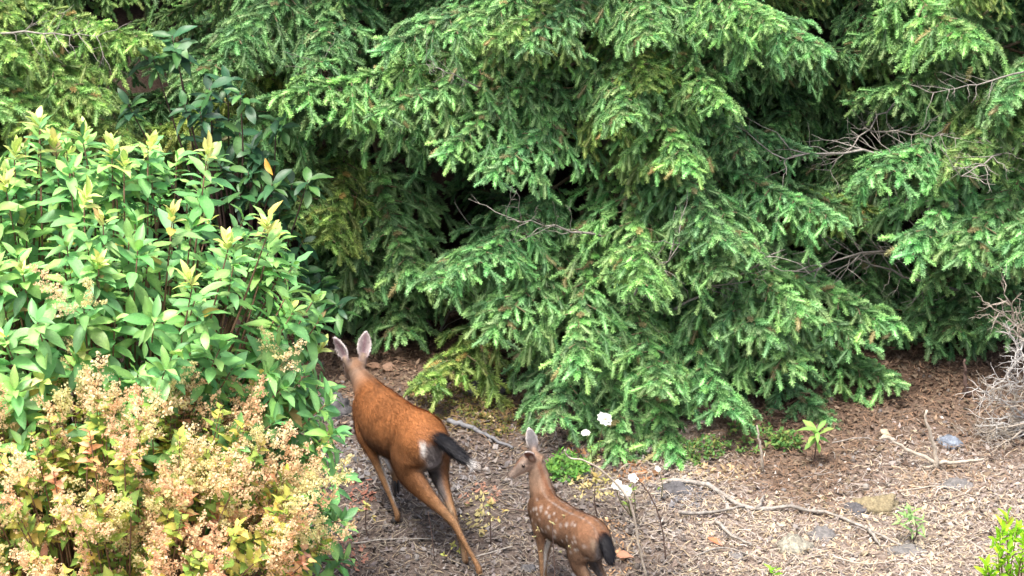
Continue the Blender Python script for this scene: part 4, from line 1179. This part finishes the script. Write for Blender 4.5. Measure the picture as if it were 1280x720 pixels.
def floor_things():
    g = np.random.default_rng(91)
    litter()
    stick('fallen_branch', 'long forked grey fallen branch on the open litter beyond the fawn', 'branch', [(832, 603), (880, 611), (930, 633), (985, 637), (1030, 645), (1085, 668), (1128, 688)], .0165,
          side=[[(848, 651), (885, 645), (930, 634)], [(895, 655), (915, 672), (940, 686)], [(948, 636), (955, 622)], [(1085, 668), (1100, 690)]])
    stick('dead_branch_snag', 'upright dead twig with spreading side arms near the blue-grey stone', 'branch', [(1172, 585), (1166, 553), (1156, 512)], .019, plane=13.15, mat='paletwig',
          side=[[(1170, 578), (1135, 562), (1105, 546)], [(1170, 578), (1200, 577), (1230, 574)], [(1170, 580), (1145, 592), (1112, 603)], [(1118, 552), (1108, 546), (1100, 548)]])
    stick('grey_log', 'short grey weathered log lying behind the doe', 'log', [(562, 534), (585, 541), (612, 552), (640, 563)], .019, z=.028, k=8, mat='darkwood')
    stick('bent_stem', 'tall bare bent dead stem rising beside the fawn', 'stem', [(808, 724), (799, 685), (790, 635), (775, 610), (752, 588), (730, 576), (712, 572), (705, 562)], .0085, plane=11.55, mat='paletwig')
    stick('dead_weed_stalk', 'thin bare dead stem next to the bent one by the white blooms', 'stem', [(832, 702), (829, 665), (818, 630), (803, 606), (795, 598)], .006, plane=11.9, mat='darkstem')
    stick('short_stake', 'short upright broken stick under the low fir boughs', 'stick', [(953, 588), (951, 560), (946, 532)], .012, plane=13.05, mat='paletwig')
    stick('dark_snag', 'dark broken stub standing on the bare duff by the dead brush', 'stick', [(1209, 495), (1207, 475), (1207, 450)], .020, plane=14.25, mat='darkstem')
    stick('thin_twig', 'thin dark upright twig standing beneath the doe', 'twig', [(543, 700), (540, 670), (535, 640)], .0035, plane=11.95, mat='darkstem')
    for i, (p, lab) in enumerate([([(440, 686), (490, 682), (540, 678)], 'straight pale twig on the litter below the doe'), ([(740, 625), (775, 615), (800, 622)], 'brownish twig on the litter below the white blooms'), ([(1040, 560), (1075, 556), (1105, 560)], 'pale twig on the duff left of the dead snag'),
                                ([(990, 690), (1000, 665), (1010, 655)], 'curved pale twig leaning by the lichened rock'), ([(640, 690), (600, 700), (575, 706)], 'grey twig on the litter between doe and fawn'), ([(1125, 620), (1175, 612), (1215, 622)], 'thin pale twig beyond the mossy clump'),
                                ([(870, 700), (905, 690), (950, 702)], 'pale straw-coloured twig near the red leaf'), ([(1040, 700), (1080, 712), (1120, 708)], 'grey twig right of the lichened rock')]):
        stick('twig', lab, 'twig', p, .0055, mat='paletwig' if i % 2 else 'dead')
    for i in range(46):
        u, v = g.uniform(600, 1270), g.uniform(560, 716); 
        if v < 590 and u < 950: continue
        a = g.uniform(0, 6.28); l = g.uniform(14, 42)
        stick('dry_twig', 'small dry twig lying loose on the litter', 'twig', [(u, v), (u + math.cos(a) * l * .5 + g.normal(0, 3), v + math.sin(a) * l * .18), (u + math.cos(a) * l, v + math.sin(a) * l * .4)], g.uniform(.002, .0045), mat=['paletwig', 'dead', 'darkstem'][i % 3], group='loose dry twigs on the litter', k=4, n=6)
    rock('lichen-covered pale rock beside the fallen branch', 992, 682, (.115, .10, .085), 3, 'lichen')
    rock('dark grey rock touching the lichened rock', 1028, 668, (.10, .09, .06), 5, 'rock')
    rock('yellow moss-topped clump on the open ground', 1098, 634, (.15, .11, .075), 7, 'moss', 'moss clump', 'moss_clump')
    rock('brown dead-fern tussock beside the yellow moss', 1068, 640, (.085, .08, .05), 9, 'darkrock', 'clump', 'tussock')
    rock('blue-grey stone on the brown duff by the dead snag', 1186, 550, (.095, .07, .06), 11, 'bluerock')
    rock('grey stone at the foot of the dead brush', 1196, 606, (.10, .08, .05), 13)
    rock('rough dark boulder close to the doe\'s chest', 412, 520, (.16, .13, .16), 15, 'darkrock')
    rock('dark stone under the fir skirt behind the fawn', 610, 490, (.16, .12, .10), 17, 'darkrock')
    rock('dark clod of earth behind the fallen branch', 845, 612, (.12, .09, .05), 19, 'darkrock')
    rock('low grey stone near the pale sapling', 1135, 690, (.13, .09, .05), 21)
    rock('grey stone among the straw close to the lichened rock', 920, 694, (.06, .045, .03), 23)
    rock('black stone at the doe\'s hind foot', 660, 716, (.05, .05, .04), 25, 'darkrock')
    # white blooms
    flowers('two white blooms, one large, in front of the fir skirt', (742, 590), [(755, 524, .058), (732, 541, .030)], 12.6, 70)
    flowers('cluster of four white blooms above the fawn\'s back', (790, 650), [(771, 606, .034), (791, 598, .036), (783, 614, .040), (775, 610, .025)], 12.0, 75)
    flowers('single small white bloom on a thin stem by the fallen branch', (826, 625), [(822, 586, .022)], 12.4, 79)
    # seedlings
    sapling('light green broad-leaved sapling under the fir boughs', (1018, 590), (1021, 538), 13.0, 'ever', .11, [(.25, .46, .10), (.20, .42, .09), (.30, .5, .12)], 11, 2, a0=100, a1=50)
    sapling('pale green feathery seedling on a thin dark stem', (1158, 716), (1138, 640), 11.95, 'lance', .085, [(.36, .55, .20), (.30, .50, .18)], 12, 3, a0=100, a1=30, extra=[(1125, 655), (1152, 655), (1140, 668), (1128, 640)])
    sapling('small faint green seedling before the light green sapling', (1034, 645), (1033, 626), 12.55, 'soft', .05, [(.25, .42, .12)], 8, 4)
    sapling('bright green seedling tip among the straw', (966, 735), (966, 712), 11.5, 'ever', .06, [(.25, .55, .05)], 6, 5, a0=60, a1=20)
    sapling('spindly yellow-leaved weed against the fawn\'s flank', (690, 735), (690, 652), 10.9, 'soft', .019, [(.30, .26, .12), (.26, .24, .11)], 3, 6, 'weed', extra=[(672, 662), (705, 645), (700, 690), (712, 684), (676, 690), (668, 672)])
    sapling('yellowish-leaved weed on the litter between doe and fawn', (615, 700), (612, 628), 11.9, 'soft', .032, [(.36, .33, .12), (.38, .27, .10), (.30, .31, .11)], 7, 7, 'weed', extra=[(600, 640), (622, 650), (605, 665), (630, 640)])
    sapling('yellow-green weed by the doe\'s hind foot', (568, 712), (566, 680), 11.75, 'soft', .03, [(.40, .38, .10), (.34, .36, .09)], 6, 8, 'weed', extra=[(575, 690), (556, 695)])
    sapling('pale yellow weed beside the evergreen shrub', (462, 668), (458, 630), 12.0, 'soft', .032, [(.48, .42, .16), (.40, .40, .12)], 7, 9, 'weed', extra=[(450, 640), (466, 648)])
    sapling('yellow weed behind the fawn\'s rump near the white blooms', (750, 640), (745, 596), 12.2, 'soft', .035, [(.42, .37, .13), (.36, .31, .11)], 8, 10, 'weed', extra=[(735, 605), (758, 603), (725, 598), (748, 615), (765, 620)])
    ground_cover('low bright green leafy patch behind the fawn\'s neck', [(708, 590, 28, 18)], [(.12, .27, .05), (.16, .32, .06), (.09, .22, .05)], .03, 170, 12)
    ground_cover('sparse green undergrowth at the foot of the fir boughs', [(935, 555, 35, 20), (880, 570, 25, 12), (985, 560, 18, 10)], [(.08, .19, .05), (.12, .24, .06), (.2, .24, .07)], .03, 70, 13)
    ground_cover('olive mossy growth on the ground behind the doe', [(560, 505, 45, 25), (620, 530, 40, 22)], [(.13, .13, .035), (.18, .15, .045), (.10, .12, .035)], .022, 110, 14, h=.04)
    # fallen leaves large enough to pick out
    for u, v, L, c, lab in [(885, 679, .10, (.62, .20, .10), 'orange-red fallen leaf on the straw'), (455, 462, .14, (.33, .20, .13), 'pinkish-brown curled leaf behind the doe\'s ears'), (478, 465, .13, (.30, .19, .13), 'long brown curled leaf behind the doe'), (392, 425, .11, (.40, .27, .14), 'tan dead leaf in the shade of the firs'), (425, 432, .10, (.36, .24, .13), 'tan leaf above the doe\'s left ear'), (490, 445, .12, (.30, .21, .16), 'grey-brown leaf under the shaded fir'),
                            (503, 440, .09, (.25, .16, .11), 'dull brown leaf under the shaded fir boughs'), (410, 445, .08, (.45, .36, .26), 'pale leaf beside the doe\'s left ear'), (610, 530, .06, (.55, .42, .22), 'small pale leaf by the grey log'), (1100, 545, .09, (.50, .42, .30), 'pale bark chip near the dead snag'), (1140, 545, .07, (.58, .50, .36), 'creamy bark chip beside the dead snag'), (405, 552, .09, (.36, .17, .10), 'reddish fallen leaf beside the dark boulder'), (770, 700, .10, (.42, .22, .14), 'reddish leaf right of the fawn\'s tail')]:
        p = on(u, v, 0)
        m = Matrix.Translation((p.x, p.y, gzf(p.x, p.y) + .03)) @ Matrix.Rotation(g.uniform(-.8, .8), 4, 'Z') @ Matrix.Rotation(g.normal(0, .25), 4, 'Y') @ Matrix.Rotation(R(20), 4, 'X') @ Matrix.Scale(L, 4)
        put('fallen_leaf', leaf_mesh('soft' if g.random() < .6 else 'ever', int(g.integers(4)), 'leaf_soft'), None, lab, 'leaf', mw=m, color=c)
    # pale dead brush at the edge
    p0 = Vector((3.62, 13.55, gzf(3.62, 13.55))); root = empty('dead_brush', p0, 'tangled heap of pale grey dead twigs at the wood edge', 'brush')
    for k in range(34):
        u, v = [(1252, 392), (1205, 480), (1215, 545), (1210, 600), (1232, 640), (1240, 560), (1225, 575), (1255, 440), (1245, 500), (1220, 520), (1270, 600), (1262, 470)][k % 12]
        t = at(u + 14 + g.normal(0, 9), v + g.normal(0, 12), 13.4 + g.normal(0, .15)); t.z = max(t.z, gzf(t.x, t.y) + .02)
        b = at(1300 + g.normal(0, 15), np.clip(v + g.normal(0, 40), 430, 570), 13.55 + g.normal(0, .1)); b.z = max(b.z, gzf(b.x, b.y) + .05)
        d = t - b
        put('dead_branch', PALED[k % 4], root, mw=Matrix.Translation(-p0) @ frame_x(b, d, g.uniform(-3, 3)) @ Matrix.Scale(max(.35, d.length / 1.2), 4))

PALED = []
for d_ in range(4):
    c_ = make_dead(400 + d_, rf=2.0); c_.materials.clear(); c_.materials.append(M['palegrey'] if len(PALED) % 2 else M['paletwig']); PALED.append(c_)
if DEV not in ('deer', 'fir'):
    floor_things()
